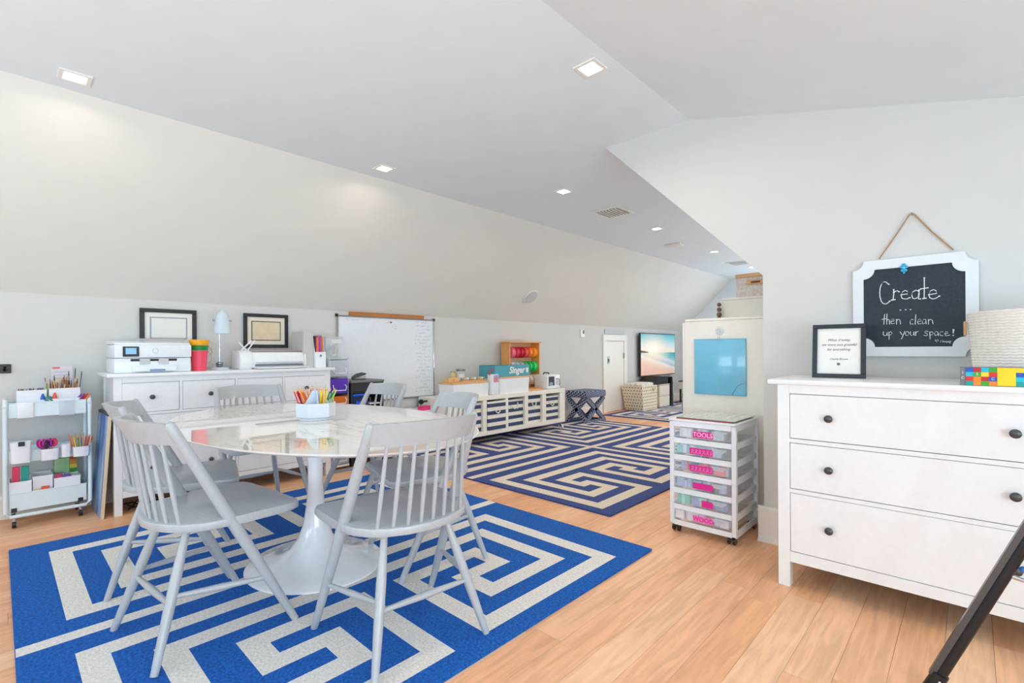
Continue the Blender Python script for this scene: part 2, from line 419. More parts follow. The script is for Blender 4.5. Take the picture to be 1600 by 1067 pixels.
t = thing('wall_hook', 'small black hook on the wall at the far left edge', 'hook', (XW, 0.035, 1.0))
B().box(0, .012, -.03, .03, -.03, .03, bev=.003).build('plate', BLACK, t)
B().tube([(.01, 0, .0), (.05, .0, -.01), (.06, .0, .02)], .009, 8).build('peg', BLACK, t)

# ------------------------------------------------------------------ rugs
def greek(name, label, xc, dx, my, mirror_y, y0, y1, ex, cols, ymir2=None, grp=None, pile=.0035, z=.011):
    """key-pattern rug; dx = five stripe bands either side of the centre line, my = five bands along y"""
    W = []
    def half(f):
        L, M = dx, my; m2 = lambda v: 2 * mirror_y - v
        R = [(L[0][0], L[0][1], M[0][0], m2(M[0][0])), (L[1][0], L[1][1], M[1][0], m2(M[1][0]))]
        base_ = [(L[0][0], L[5][1], M[0]), (L[5][0], L[5][1], (M[0][0], M[4][1])), (L[2][0], L[5][1], M[4]), (L[2][0], L[2][1], (M[2][0], M[4][1])),
                 (L[2][0], L[3][1], M[2]), (L[3][0], L[3][1], (M[2][0], M[3][1])), (L[3][0], L[4][1], M[3]), (L[4][0], L[4][1], (M[1][0], M[3][1])), (L[1][0], L[4][1], M[1])]
        for a, b_, (c, d) in base_:
            R.append((a, b_, c, d)); R.append((a, b_, m2(d), m2(c)))
        for a, b_, c, d in R:
            for sg in (-1, 1):
                xa, xb = sorted((xc + sg * a, xc + sg * b_))
                W.append((xa, xb, *sorted((f(c), f(d)))))
    half(lambda v: v)
    if ymir2:
        half(lambda v: 2 * ymir2 - v)
        W.append((xc - ex[0] + .09, xc + ex[1] - .09, ymir2 - .036, ymir2 + .036))
    W.append((xc - .036, xc + .036, y0 + .002, y1 - .002))
    X0, X1 = xc - ex[0], xc + ex[1]
    xs = sorted({round(v, 4) for r in W for v in r[:2]} | {X0, X1}); ys = sorted({round(v, 4) for r in W for v in r[2:]} | {y0, y1})
    xs = [v for v in xs if X0 <= v <= X1]; ys = [v for v in ys if y0 <= v <= y1]
    b = B(); V = {}
    for i, x_ in enumerate(xs):
        for j, y_ in enumerate(ys): V[i, j] = b._v((x_, y_, z))
    for i in range(len(xs) - 1):
        for j in range(len(ys) - 1):
            cx, cy = (xs[i] + xs[i + 1]) / 2, (ys[j] + ys[j + 1]) / 2
            w_ = any(r[0] < cx < r[1] and r[2] < cy < r[3] for r in W)
            b.face([V[i, j], V[i + 1, j], V[i + 1, j + 1], V[i, j + 1]], 1 if w_ else 0)
    nx, ny = len(xs) - 1, len(ys) - 1
    loop = [(i, 0) for i in range(nx)] + [(nx, j) for j in range(ny)] + [(i, ny) for i in range(nx, 0, -1)] + [(0, j) for j in range(ny, 0, -1)]
    lo = [b._v((V[k].co.x, V[k].co.y, .0005)) for k in loop]
    for a in range(len(loop)):
        c = (a + 1) % len(loop)
        b.face([V[loop[a]], lo[a], lo[c], V[loop[c]]], 0)
    b.face(lo, 0)
    return tag(b.build(name, cols, smooth=False), label, 'rug', grp)
def pile(name, col, dk):
    m = mat(name, col, 0.95, dark=dk, scale=95, bump=1.0)
    n = [x for x in m.node_tree.nodes if x.type == 'TEX_NOISE'][0]; n.inputs['Detail'].default_value = 6; n.inputs['Roughness'].default_value = .7
    return m
RB, RW = pile('blue_pile', (6, 116, 214), (0, 58, 134)), pile('cream_pile', (250, 246, 240), (216, 210, 202))
RN, RC = pile('navy_pile', (70, 92, 160), (34, 50, 104)), pile('sand_pile', (240, 228, 210), (214, 200, 180))
D1 = [(.16, .25), (.34, .43), (.52, .61), (.70, .79), (.885, .975), (1.07, 1.16)]
greek('area_rug', 'bright blue and cream maze-pattern rug under the oval dining table', -2.53, D1, [(.19, .28), (.39, .48), (.61, .70), (.83, .93), (1.05, 1.14)], 1.215, .04, 2.46, (1.36, 1.25), [RB, RW], grp='maze-pattern rugs')
D2 = [(.165, .265), (.375, .475), (.58, .68), (.775, .875), (.985, 1.085), (1.185, 1.285)]
M2 = [(2.85, 2.945), (3.04, 3.13), (3.22, 3.31), (3.31, 3.40), (3.49, 3.575)]
greek('area_rug', 'navy and cream maze-pattern rug in front of the low bin unit', -3.135, D2, M2, 3.65, 2.77, 6.45, (1.395, 1.395), [RN, RC], ymir2=4.61, grp='maze-pattern rugs')
k = .90; sh = lambda v: 7.02 + (v - 2.77) * k
greek('area_rug', 'farthest maze-pattern rug, under the polka-dot bag', -3.14, D2, [(sh(a), sh(c)) for a, c in M2], sh(3.65), 7.02, sh(6.45), (1.395, 1.395), [RN, RC], ymir2=sh(4.61), grp='maze-pattern rugs')

# ------------------------------------------------------------------ chests of drawers
def chest(name, label, w_, depth, rows, loc, rz, knob_z, leg=.045):
    """rows = [(z0, z1, [(x0, x1, [knob x...]), ...]), ...]; local front at y=0 facing -y"""
    t = thing(name, label, 'chest of drawers', loc, rz); H = .937
    for x_ in (0, w_ - leg):
        for y_ in (0, depth - leg):
            B().box(x_, x_ + leg, y_, y_ + leg, 0, H, bev=.002).build('leg', WHITE, t)
    for x_ in (.008, w_ - .024): B().box(x_, x_ + .016, leg, depth - leg, .13, H).build('side_panel', WHITE, t, smooth=False)
    B().box(leg, w_ - leg, depth - .02, depth - .01, .13, H).build('back_panel', WHITE, t, smooth=False)
    f = B(); g = .0025
    f.box(leg, w_ - leg, .001, .02, .118, rows[-1][0] - g)
    f.box(leg, w_ - leg, .001, .02, rows[0][1] + g, H)
    for (a, b_) in zip(rows, rows[1:]): f.box(leg, w_ - leg, .001, .02, b_[1] + g, a[0] - g)
    for z0, z1, dr in rows:
        for p, q in zip(dr, dr[1:]): f.box(p[1] + g, q[0] - g, .001, .02, z0 - g, z1 + g)
    f.build('face_frame', WHITE, t, smooth=False)
    B().box(leg, w_ - leg, .022, .03, .13, H).build('inner_panel', mat('drawer_gap', (70, 70, 72), .8), t, smooth=False)
    B().box(-.036, w_ + .036, -.026, depth + .005, H, .96, bev=.004, seg=2).build('top', WHITE, t)
    for z0, z1, dr in rows:
        for x0, x1, ks in dr:
            d = B().box(x0, x1, .003, .021, z0, z1, bev=.0018).build('drawer', WHITE, t)
            for kx in ks:
                kz = z1 - .10 if z1 - z0 < .24 else (z0 + z1) / 2
                B().spin((kx, .003, kz), (kx, -.03, kz), [(0, .0075), (.35, .0065), (.5, .012), (.62, .0165), (.8, .0165), (.95, .011), (1, .004)], 16).build('knob', DKNOB, d)
    return t
chest('dresser', 'white eight-drawer chest against the left wall, printers on top', 1.515, .47,
      [(.69, .893, [(.045, .372, [.21]), (.395, .742, [.57]), (.762, 1.10, [.93]), (1.12, 1.47, [1.295])]),
       (.458, .667, [(.045, .742, [.21, .57]), (.762, 1.47, [.93, 1.295])]), (.165, .436, [(.045, .742, [.21, .57]), (.762, 1.47, [.93, 1.295])])],
      (-4.18, .535, 0), PI / 2, None)
chest('dresser', 'white three-drawer chest at the right, under the chalkboard sign', .985, .47,
      [(.69, .893, [(.052, .933, [.207, .777])]), (.458, .667, [(.052, .933, [.207, .777])]), (.168, .436, [(.052, .933, [.207, .777])])],
      (-.667, 2.515, 0), 0, None, .05)

# ------------------------------------------------------------------ oval tulip table
def marble():
    m = bpy.data.materials.new('marble'); m.use_nodes = True; nt = m.node_tree; b = nt.nodes['Principled BSDF']; L = nt.links
    tc = nt.nodes.new('ShaderNodeTexCoord'); mp = nt.nodes.new('ShaderNodeMapping'); mp.inputs['Scale'].default_value = (1.0, 5.5, 1); mp.inputs['Rotation'].default_value = (0, 0, -.76)
    L.new(tc.outputs['Object'], mp.inputs['Vector'])
    n = nt.nodes.new('ShaderNodeTexNoise'); n.inputs['Scale'].default_value = 2.2; n.inputs['Detail'].default_value = 8; n.inputs['Distortion'].default_value = 1.6; L.new(mp.outputs[0], n.inputs['Vector'])
    r = nt.nodes.new('ShaderNodeValToRGB'); e = r.color_ramp.elements
    e[0].position = .455; e[0].color = srgb((240, 233, 223)); e[1].position = .545; e[1].color = srgb((240, 233, 223))
    q = e.new(.492); q.color = srgb((222, 204, 180)); q = e.new(.505); q.color = srgb((190, 166, 136)); q = e.new(.52); q.color = srgb((230, 218, 202))
    L.new(n.outputs['Fac'], r.inputs[0])
    n2 = nt.nodes.new('ShaderNodeTexNoise'); n2.inputs['Scale'].default_value = 1.5; n2.inputs['Detail'].default_value = 3; L.new(tc.outputs['Object'], n2.inputs['Vector'])
    r2 = nt.nodes.new('ShaderNodeValToRGB'); r2.color_ramp.elements[0].position = .42; r2.color_ramp.elements[1].position = .6; L.new(n2.outputs['Fac'], r2.inputs[0])
    mx = nt.nodes.new('ShaderNodeMix'); mx.data_type = 'RGBA'; mx.inputs[6].default_value = srgb((238, 233, 226)); L.new(r2.outputs[0], mx.inputs[0]); L.new(r.outputs[0], mx.inputs[7])
    L.new(mx.outputs[2], b.inputs['Base Color']); b.inputs['Roughness'].default_value = .03; b.inputs['IOR'].default_value = 1.6
    b.inputs['Coat Weight'].default_value = .35; b.inputs['Coat Roughness'].default_value = .02
    return m
tb = thing('dining_table', 'oval marble-topped tulip pedestal table with a flared white base', 'table', (-2.475, 1.13, .0115))
a_, c_ = 1.055, .617
def oval(z, k): return [(a_ - k, c_ - k, z)]
tt = B(); rings = []
for kk, z in ((.06, .712), (.02, .722), (.004, .729), (0, .7335), (.006, .7337), (.0065, .7338)):
    rings.append([tt._v(((a_ - kk) * math.cos(2 * PI * i / 96), (c_ - kk) * math.sin(2 * PI * i / 96), z)) for i in range(96)])
tt.loft(rings); tt.build('tabletop', mat('tabletop_edge', (244, 244, 244), .25), tb, angle=.4)
B().lathe([(1.0, 0), (1.0, .0005)], (0, 0, .7338), 96, a_ - .0065, c_ - .0065).build('marble_surface', marble(), tb, angle=.5)
prof = [(.355, 0), (.355, .006), (.345, .012), (.27, .024), (.19, .045), (.125, .085), (.085, .14), (.06, .21), (.044, .31), (.037, .42), (.038, .52), (.046, .61), (.062, .67), (.10, .70), (.16, .712), (.16, .7125)]
pb = B(); rings = []
for r_, z in prof:
    q = .92 + .08 * (1 - min(1, r_ / .3))
    rings.append([pb._v((r_ * math.cos(2 * PI * i / 48), r_ * q * math.sin(2 * PI * i / 48), z)) for i in range(48)])
pb.loft(rings); pb.build('pedestal', TULIP, tb)

# ------------------------------------------------------------------ spindle-back chairs
def flat(o):
    for v in o.data.vertices: v.co.z = max(v.co.z, 0.0)
def make_chair(label):
    t = thing('dining_chair', label, 'chair', (0, 0, 0), 0, 'spindle-back chairs around the oval table')
    zs = .475
    half = [(.0, .275), (.215, .275), (.245, .265), (.262, .235), (.262, .20), (.256, .05), (.25, -.03), (.235, -.085), (.20, -.135), (.15, -.172), (.08, -.20), (0, -.21)]
    poly = half + [(-x_, y_) for x_, y_ in half[-2:0:-1]]
    s = B().prism(poly, zs - .032, zs, 0, 'xy', bev=.008)
    s.build('seat', CHAIR, t)
    for sg in (-1, 1):
        B().spin((sg * .265, .237, 0), (sg * .212, -.187, .846), [(0, .0135), (.25, .0185), (.5, .0215), (.7, .021), (.95, .0175), (.99, .0165), (1, .010)], 14).build('leg', CHAIR, t)
        flat(t.children[-1])
        B().spin((sg * .228, -.237, 0), (sg * .125, -.10, zs - .028), [(0, .0125), (.4, .0175), (.65, .018), (1, .0115)], 14).build('leg', CHAIR, t)
        flat(t.children[-1])
        # side stretcher: rear leg to front post
        B().spin((sg * .178, -.168, .225), (sg * .252, .133, .205), [(0, .008), (.5, .0125), (1, .008)], 10).build('stretcher', CHAIR, t)
    B().spin((-.183, -.175, .20), (.183, -.175, .20), [(0, .008), (.5, .0135), (1, .008)], 10).build('stretcher', CHAIR, t)
    # curved head rail between the post tops, following their rake
    r = B(); N = 14; th = .0115
    def arc(u, z):
        k_ = z / .846; yb = .237 - .424 * k_; xb = .265 - .053 * k_
        return Vector((u * xb, yb - .082 * (1 - u * u), z))
    cols = []
    for i in range(N + 1):
        u = -1 + 2 * i / N; e = .0 if abs(u) < .99 else .0
        pts = []
        for z in (.764, .843):
            p = arc(u * .965, z + (.008 if z > .8 else 0) * (1 - u * u)); tx = Vector((1, .164 * u / .22, 0)).normalized(); nn = Vector((-tx.y, tx.x, 0))
            pts += [p - nn * th, p + nn * th]
        cols.append([r._v(p) for p in (pts[0], pts[1], pts[3], pts[2])])
    r.loft(cols); r.build('head_rail', CHAIR, t)
    for i in range(8):
        u = -.84 + 1.68 * i / 7
        x_ = u * .205; y_ = -.06 - .125 * math.sqrt(max(0, 1 - (u * .9) ** 2))
        top = arc(u * .86, .774)
        B().spin((x_, y_, zs - .005), top, [(0, .0062), (.35, .0085), (.8, .0072), (1, .006)], 8).build('spindle', CHAIR, t)
    return t
ZR = .0115
seats = [((-2.255, .57), 6, 'grey spindle-back chair at the front left, nearest the camera on the left'),
         ((-2.93, .615), -15, 'grey spindle-back chair half hidden behind the front left chair'),
         ((-1.628, 1.093), 83.5, 'pale grey spindle-back chair at the right end of the table, its back to us'),
         ((-2.145, 1.593), 164.8, 'spindle-back chair on the far side, its back beside the low bin unit'),
         ((-3.16, 1.815), 181.5, 'spindle-back chair on the far side, in front of the whiteboard'),
         ((-3.60, 1.25), -88, 'spindle-back chair at the left end of the table, backed against the chest')]
c0 = None
for (x_, y_), a, lb in seats:
    c = make_chair(lb) if c0 is None else copy_tree(c0)
    c0 = c0 or c; c['label'] = lb; c.location = (x_, y_, ZR); c.rotation_euler = (0, 0, math.radians(a))

# pencil organiser on the table
HZ = .0115 + .7343
t = thing('pencil_organiser', 'pale grey six-sided desk organiser in the middle of the table', 'organiser', (-2.515, 1.155, HZ), math.radians(14))
GL = mat('pale_blue_plastic', (214, 224, 234), .35)
hexp = lambda r_: [(r_ * math.cos(PI / 3 * i), r_ * math.sin(PI / 3 * i)) for i in range(6)]
B().lathe([(.078, 0), (.082, .004), (.082, .010), (.078, .013)], n=30).build('turntable', GL, t)
b = B(); R0, R1 = .098, .092
lo = [b._v((x_, y_, .018)) for x_, y_ in hexp(R0)]; hi = [b._v((x_, y_, .088)) for x_, y_ in hexp(R0)]; hi2 = [b._v((x_, y_, .088)) for x_, y_ in hexp(R1)]; lo2 = [b._v((x_, y_, .022)) for x_, y_ in hexp(R1)]
b.loft([lo, hi, hi2, lo2], caps=True); b.build('hex_wall', GL, t, smooth=False)
B().prism(hexp(.086), .013, .018).build('base_plate', GL, t, smooth=False)
for i in range(3):
    a = PI / 3 * i + PI / 6
    d = Vector((math.cos(a), math.sin(a), 0)); n_ = Vector((-d.y, d.x, 0)) * .0018
    q = B(); P = [d * -.078 + Vector((0, 0, .022)), d * .078 + Vector((0, 0, .022)), d * .070 + Vector((0, 0, .085)), d * .022 + Vector((0, 0, .152)), d * -.022 + Vector((0, 0, .152)), d * -.070 + Vector((0, 0, .085))]
    q.loft([[q._v(p + n_) for p in P], [q._v(p - n_) for p in P]]); q.build('divider', GL, t, smooth=False)
def pencil_mesh(name, col, L=.15):
    m = mat('paint_' + name, col, .4); b = B()
    b.cyl((0, 0, 0), (0, 0, L * .86), .0036, n=6, mi=0); b.cyl((0, 0, L * .86), (0, 0, L * .97), .0036, .0011, 6, 1); b.cyl((0, 0, L * .97), (0, 0, L), .0011, .0003, 6, 0)
    return b, [m, WOODL]
PC = [('red', (214, 34, 50)), ('crimson', (190, 20, 60)), ('pink', (236, 90, 120)), ('orange', (240, 130, 40)), ('amber', (248, 160, 50)), ('yellow', (248, 206, 30)), ('green', (26, 140, 74)), ('dark_green', (16, 96, 60)), ('lime', (150, 210, 90)), ('black', (40, 44, 56)), ('rust', (190, 80, 60))]
proto = {}
ORD = ['first', 'second', 'third', 'fourth', 'fifth', 'sixth', 'seventh', 'eighth', 'ninth', 'tenth', 'eleventh', 'twelfth', 'thirteenth', 'fourteenth', 'fifteenth', 'sixteenth', 'seventeenth', 'eighteenth', 'nineteenth', 'twentieth']
ORD += ['twenty-' + o for o in ORD[:9]] + ['thirtieth']
def pencil(col, loc, tilt, az, label, group, L=.15, nm='pencil', cat='pencil'):
    key = (col, L)
    if key not in proto:
        b, ms = pencil_mesh(col, dict(PC)[col], L); o = b.build(nm, ms); proto[key] = o
    else:
        o = proto[key].copy(); COL.objects.link(o); o.name = nm
    o.location = loc
    d = Vector((math.sin(tilt) * math.cos(az), math.sin(tilt) * math.sin(az), math.cos(tilt)))
    o.rotation_euler = d.to_track_quat('Z', 'Y').to_euler()
    return tag(o, label, cat, group)
# camera-left compartment (reds), then oranges, yellow, greens; directions measured across the view
vr = Vector((.7266, .687, 0)); vf = Vector((-.687, .7266, 0)); c0v = Vector((-2.515, 1.155, HZ + .024))
random.seed(11)
bunches = [(-.058, -.02, 'red crimson crimson red pink red black crimson pink'.split(), -.34, 'red and pink pencils leaning left in the desk organiser'),
           (-.012, -.045, 'orange amber orange rust orange amber'.split(), -.30, 'orange pencils leaning left in the desk organiser'),
           (-.02, .045, 'rust black rust red'.split(), -.12, 'rust and black pencils at the back of the organiser'),
           (.052, -.018, 'yellow yellow amber yellow yellow'.split(), .10, 'yellow pencils standing in the right side of the organiser'),
           (.062, .014, 'green dark_green green lime green'.split(), .42, 'green pencils leaning right in the desk organiser'),
           (.015, .052, 'dark_green green dark_green'.split(), .05, 'dark green pencils behind the organiser dividers')]
for ox, oy, cols_, lean, grp in bunches:
    n_ = len(cols_)
    for i, cn in enumerate(cols_):
        p = c0v + vr * (ox * .62 + (i - n_ / 2) * .006) + vf * (oy * .7 + (i % 3 - 1) * .007)
        d = vr * math.sin(lean + random.uniform(-.09, .09)) + vf * random.uniform(-.08, .08) + Vector((0, 0, .95))
        d.normalize(); L = .15
        tl = math.acos(d.z); az = math.atan2(d.y, d.x)
        pencil(cn, p, tl, az, '%s pencil, %s of the %s' % (cn.replace('_', ' '), ORD[i], grp), grp, L)
# ------------------------------------------------------------------ things on the left chest (top at z = .96)
TP = .9602
PR = mat('printer_white', (232, 238, 243), .35); PG = mat('printer_grey', (196, 198, 202), .45)
t = thing('printer', 'white all-in-one printer with a small touchscreen, left end of the chest', 'printer', (-4.585, .545, TP))
b = B(); b.box(0, .35, .0, .45, .0, .105, bev=.012, seg=2); b.build('lower_body', PR, t)
B().box(.0, .365, .0, .45, .106, .20, bev=.010, seg=2).build('scanner_body', PR, t)
B().prism([(0, .201), (.35, .201), (.35, .208), (.30, .222), (0, .228)], .0, .445, 0, 'xz', bev=.003).build('lid', PR, t)
B().prism([(.02, .23), (.30, .224), (.22, .245), (.04, .25)], .16, .43, 0, 'xz').build('document_feeder', PG, t)
B().box(.365, .371, .045, .135, .115, .185, bev=.002).build('screen_frame', BLACK, t)
B().box(.3712, .3722, .06, .12, .132, .175).build('screen', mat('screen_blue', (120, 170, 205), .2, emit=.35), t, smooth=False)
B().box(.345, .352, .09, .36, .082, .098).build('paper_slot', BLACK, t, smooth=False)
for y_ in (.14, .25): B().box(.35, .356, y_, y_ + .06, .06, .103, bev=.002).build('paper_guide', PG, t)
B().box(.345, .40, .095, .35, .012, .05, bev=.003).build('paper_tray', PR, t)
B().box(.4005, .402, .19, .28, .012, .026).build('tray_handle', mat('handle_blue', (120, 148, 186), .5), t, smooth=False)
B().tube([(.366, .23 + .016 * math.cos(a * PI / 8), .155 + .016 * math.sin(a * PI / 8)) for a in range(16)], .0014, 5, closed=True).build('round_emblem', PG, t)
for i, (z0, h, r0, r1, cn, cc, lb) in enumerate(((0, .155, .047, .058, 'pink', (240, 74, 104), 'pink bucket at the bottom of the nested stack beside the printer'),
        (.157, .037, .0575, .061, 'green', (22, 130, 52), 'green bucket in the middle of the nested stack beside the printer'),
        (.196, .042, .060, .066, 'yellow', (250, 176, 20), 'yellow bucket on top of the nested stack beside the printer'))):
    t = thing('bucket', lb, 'bucket', (-4.32, 1.068, TP + z0), 0, 'nested toy buckets'); m = mat('bucket_' + cn, cc, .4)
    B().lathe([(r0, 0), (r1, h - .006), (r1 + .004, h - .006), (r1 + .004, h), (r1 - .003, h), (r1 - .006, h - .01)], n=28).build('pail', m, t)
    B().tube([(.0, r1 + .003, h - .008), (.01, r1 + .02, h - .03), (.01, r1 + .022, h - .055 - .02 * (i == 0)), (0, r1 + .004, h - .08 - .02 * (i == 0))], .0014, 5).build('handle', CHROME if i == 0 else m, t)
LB = mat('lamp_blue', (206, 220, 230), .4)
t = thing('desk_lamp', 'pale blue metal desk lamp with a bell shade, between the framed pictures', 'lamp', (-4.42, 1.235, TP))
B().lathe([(.066, 0), (.068, .006), (.066, .016), (.05, .021), (.012, .024)], n=32).build('base', LB, t)
B().lathe([(.012, .024), (.026, .03), (.027, .037), (.02, .041), (.027, .047), (.027, .056), (.018, .062), (.006, .066)], n=20).build('stem_foot', GREYM, t)
B().cyl((0, 0, .06), (0, 0, .33), .0045, n=10).build('pole', CHROME, t)
sh_ = B(); sh_.lathe([(.062, .292), (.060, .34), (.052, .40), (.044, .44), (.028, .462), (.010, .474), (.004, .492)], (0, .022, 0), 28, caps=False)
sh_.lathe([(.060, .292), (.058, .34), (.050, .40), (.040, .44), (.0, .46)], (0, .022, 0), 28, caps=False)
sh_.build('lamp_shade', LB, t)
for s in (-1, 1): B().cyl((0, .022 + s * .054, .40), (0, .022 + s * .068, .40), .008, n=10).build('shade_screw', CHROME, t)
t = thing('cutting_machine', 'long white electronic cutting machine with its tray open, on the chest', 'machine', (-4.55, 1.36, TP))
CM = mat('machine_white', (236, 238, 240), .3)
B().prism([(0, .01), (.19, .01), (.20, .03), (.20, .10), (.185, .135), (.15, .15), (0, .15)], .02, .53, 0, 'xz', bev=.006).build('body', CM, t)
for y0, y1 in ((0, .10), (.53, .545)): B().prism([(0, 0), (.19, 0), (.215, .035), (.215, .10), (.19, .14), (.15, .155), (0, .155)], y0, y1, 0, 'xz', bev=.012).build('end_cap', CM, t)
B().box(.01, .175, .10, .53, .1505, .156, bev=.002).build('lid', mat('champagne', (206, 186, 184), .35), t)
B().box(.19, .30, .11, .54, .004, .014, bev=.003).build('open_tray', CM, t)
B().box(.192, .203, .12, .52, .022, .040).build('roller_slot', mat('slot_grey', (110, 116, 122), .4), t, smooth=False)
B().cyl((.206, .125, .052), (.206, .515, .052), .005, n=10).build('roller', PG, t)
q = B(); q.cyl((.12, .04, .157), (.17, .10, .235), .006, n=8); q.cyl((.13, .075, .157), (.12, .02, .225), .006, n=8); q.cyl((.135, .085, .157), (.18, .125, .24), .0055, n=8)
tag(q.build('white_pens', PLAS, None, (-4.55, 1.36, TP)), 'white pens standing in the left end of the cutting machine', 'pens')
FG = mat('file_grey', (198, 198, 196), .6)
def magfile(name, loc, wy, dx, hb, hf, m, label):
    t = thing(name, label, 'magazine file', loc, 0, 'magazine files on the chest'); b = B(); k = .003
    side = [(0, 0), (dx, 0), (dx, hf), (dx * .92, hf), (dx * .75, hb), (0, hb)]
    b.prism(side, 0, k, 0, 'xz'); b.prism(side, wy - k, wy, 0, 'xz'); b.box(0, k, k, wy - k, 0, hb); b.box(dx - k, dx, k, wy - k, 0, hf); b.box(k, dx - k, k, wy - k, 0, k)
    b.build('sides', m, t, smooth=False); return t
magfile('magazine_file', (-4.60, 1.885, TP), .088, .25, .325, .325, FG, 'tall grey magazine file at the right end of the chest')
t = magfile('magazine_file', (-4.56, 1.977, TP), .095, .25, .30, .14, PLAS, 'white magazine file holding coloured folders, right end of the chest')
B().lathe([(.010, 0), (.010, .002)], n=16).build('finger_hole', GREYM, t, (.2515, .047, .105), rot=(0, PI / 2, 0))
FC = [(76, 54, 46), (236, 96, 90), (244, 160, 90), (206, 92, 190), (150, 90, 200), (240, 100, 120), (206, 130, 70), (230, 170, 130)]
for i, c_ in enumerate(FC):
    tag(B().box(-4.55, -4.335, 1.984 + i * .0102, 1.991 + i * .0102, TP + .004, TP + .285 - (i % 3) * .006, bev=.0008).build('folder', mat('folder_%d' % i, c_, .6)),
        ['dark brown folder at the left in the white magazine file', 'coral red folder, second in the white magazine file', 'light orange folder, third in the white magazine file', 'magenta folder near the middle of the white magazine file', 'violet folder in the middle of the white magazine file', 'pink folder, sixth in the white magazine file', 'tan brown folder in the white magazine file', 'pale peach folder at the right in the white magazine file'][i], 'folder', 'coloured folders in the magazine file')

# ------------------------------------------------------------------ clear drawer tower beside the chest
t = thing('drawer_tower', 'slim plastic drawer tower with clear, purple and orange drawers beside the chest', 'drawers', (-4.66, 2.095, 0))
TW, TD = .20, .36
B().box(0, TD, 0, TW, .02, .04, bev=.004).build('bottom', PLAS, t)
B().box(0, TD, 0, TW, 1.03, 1.045, bev=.004).build('top', CLEAR2, t)
for y_ in (0, TW - .008): B().box(0, TD - .01, y_, y_ + .008, .04, 1.03).build('side', CLEAR2, t, smooth=False)
for z0, z1, m, nm in ((.05, .20, CLEAR2, 'clear drawer'), (.215, .40, CLEAR2, 'clear drawer'), (.415, .57, CLEAR2, 'clear drawer'), (.59, .685, ORANGE, 'orange drawer'), (.71, .85, PURPLE, 'purple drawer'), (.87, 1.02, CLEAR2, 'clear drawer')):
    b = B(); b.box(TD - .012, TD, .01, TW - .01, z0, z1, bev=.004); b.box(.02, TD - .012, .01, .014, z0, z1 - .01); b.box(.02, TD - .012, TW - .014, TW - .01, z0, z1 - .01); b.box(.02, TD - .012, .014, TW - .014, z0, z0 + .004)
    d = b.build('drawer', m, t); d['label'] = nm
    b = B(); zc = z0 + .03
    b.tube([(TD, .04, zc + .05), (TD + .018, .035, zc + .03), (TD + .022, .045, zc), (TD + .022, .155, zc), (TD + .018, .165, zc + .03), (TD, .16, zc + .05)], .005, 6); b.build('handle', PLAS, d)
t = thing('craft_case', 'clear plastic case of craft supplies on top of the drawer tower', 'case', (-4.62, 2.105, 1.046))
b = B(); b.box(0, .004, 0, .18, 0, .185); b.box(.24, .244, 0, .18, 0, .185); b.box(.004, .24, 0, .004, 0, .185); b.box(.004, .24, .176, .18, 0, .185); b.box(.004, .24, .004, .176, 0, .004)
b.build('sides', CLEAR, t, smooth=False); B().box(-.004, .248, -.004, .184, .1855, .197, bev=.003).build('lid', CLEAR2, t)
B().box(.235, .2395, .06, .15, .135, .17).build('paper_label', PAPER, t, smooth=False)
random.seed(5)
for k in range(9):
    B().tube([(.06 + .14 * random.random(), .02 + .14 * random.random(), .01), (.06 + .14 * random.random(), .02 + .14 * random.random(), .12)], .006, 6).build('craft_stick', mat('craft_%d' % k, random.choice([(220, 200, 180), (170, 190, 210), (230, 190, 150), (200, 120, 90)]), .6), t)
for k in range(6): B().ball((.15 + .06 * random.random(), .05 + .1 * random.random(), .022), .018, 8).build('pompom', mat('lime_%d' % (k % 2), [(150, 200, 70), (230, 235, 220)][k % 2], .9), t)

# file cabinet, stapler, whiteboard and wall pictures
t = thing('side_table', 'low grey-topped black cabinet between the drawer tower and the whiteboard', 'cabinet', (-4.66, 2.315, 0))
DK = mat('cabinet_black', (44, 44, 48), .5)
for y_ in (0, .335): B().box(0, .36, y_, y_ + .015, 0, .80).build('side_panel', DK, t, smooth=False)
B().box(0, .37, -.005, .355, .80, .822, bev=.003).build('top', mat('slate_grey', (120, 122, 124), .5), t)
B().box(.34, .358, .016, .334, .715, .798).build('door', DK, t, smooth=False)
for z_ in (.70, .42, .10): B().box(.01, .35, .016, .334, z_, z_ + .012).build('shelf', DK, t, smooth=False)
B().box(.0, .01, .016, .334, .02, .80).build('back_panel', mat('cabinet_back', (200, 202, 206), .7), t, smooth=False)
t = thing('storage_bin', 'bright blue and navy bin on the upper shelf of the black cabinet', 'bin', (-4.5, 2.335, .4325))
BB = mat('royal_blue', (20, 100, 220), .4)
B().prism([(.02, 0), (.19, 0), (.20, .24), (.01, .24)], 0, .16, 0, 'xz', bev=.004).build('body', mat('navy_plastic', (18, 40, 96), .4), t); B().box(0, .21, -.004, .164, .2405, .26, bev=.004).build('rim', BB, t)
B().box(.201, .203, .03, .13, .09, .19).build('front_patch', BB, t, smooth=False)
t = thing('paper_stack', 'white paper trays on the upper shelf beside the blue bin', 'tray', (-4.5, 2.515, .4325))
for k in range(4): B().box(0, .19, 0, .12, k * .05, k * .05 + .012, bev=.002).build('tray_level', PLAS, t)
for y_ in (.002, .112): B().box(.002, .01, y_, y_ + .006, .012, .2).build('post', PLAS, t, smooth=False)
t = thing('stapler', 'dark grey stapler on the black cabinet in front of the whiteboard', 'stapler', (-4.42, 2.46, .8225), math.radians(80))
B().box(-.07, .07, -.014, .014, 0, .010, bev=.003).build('base', DKNOB, t)
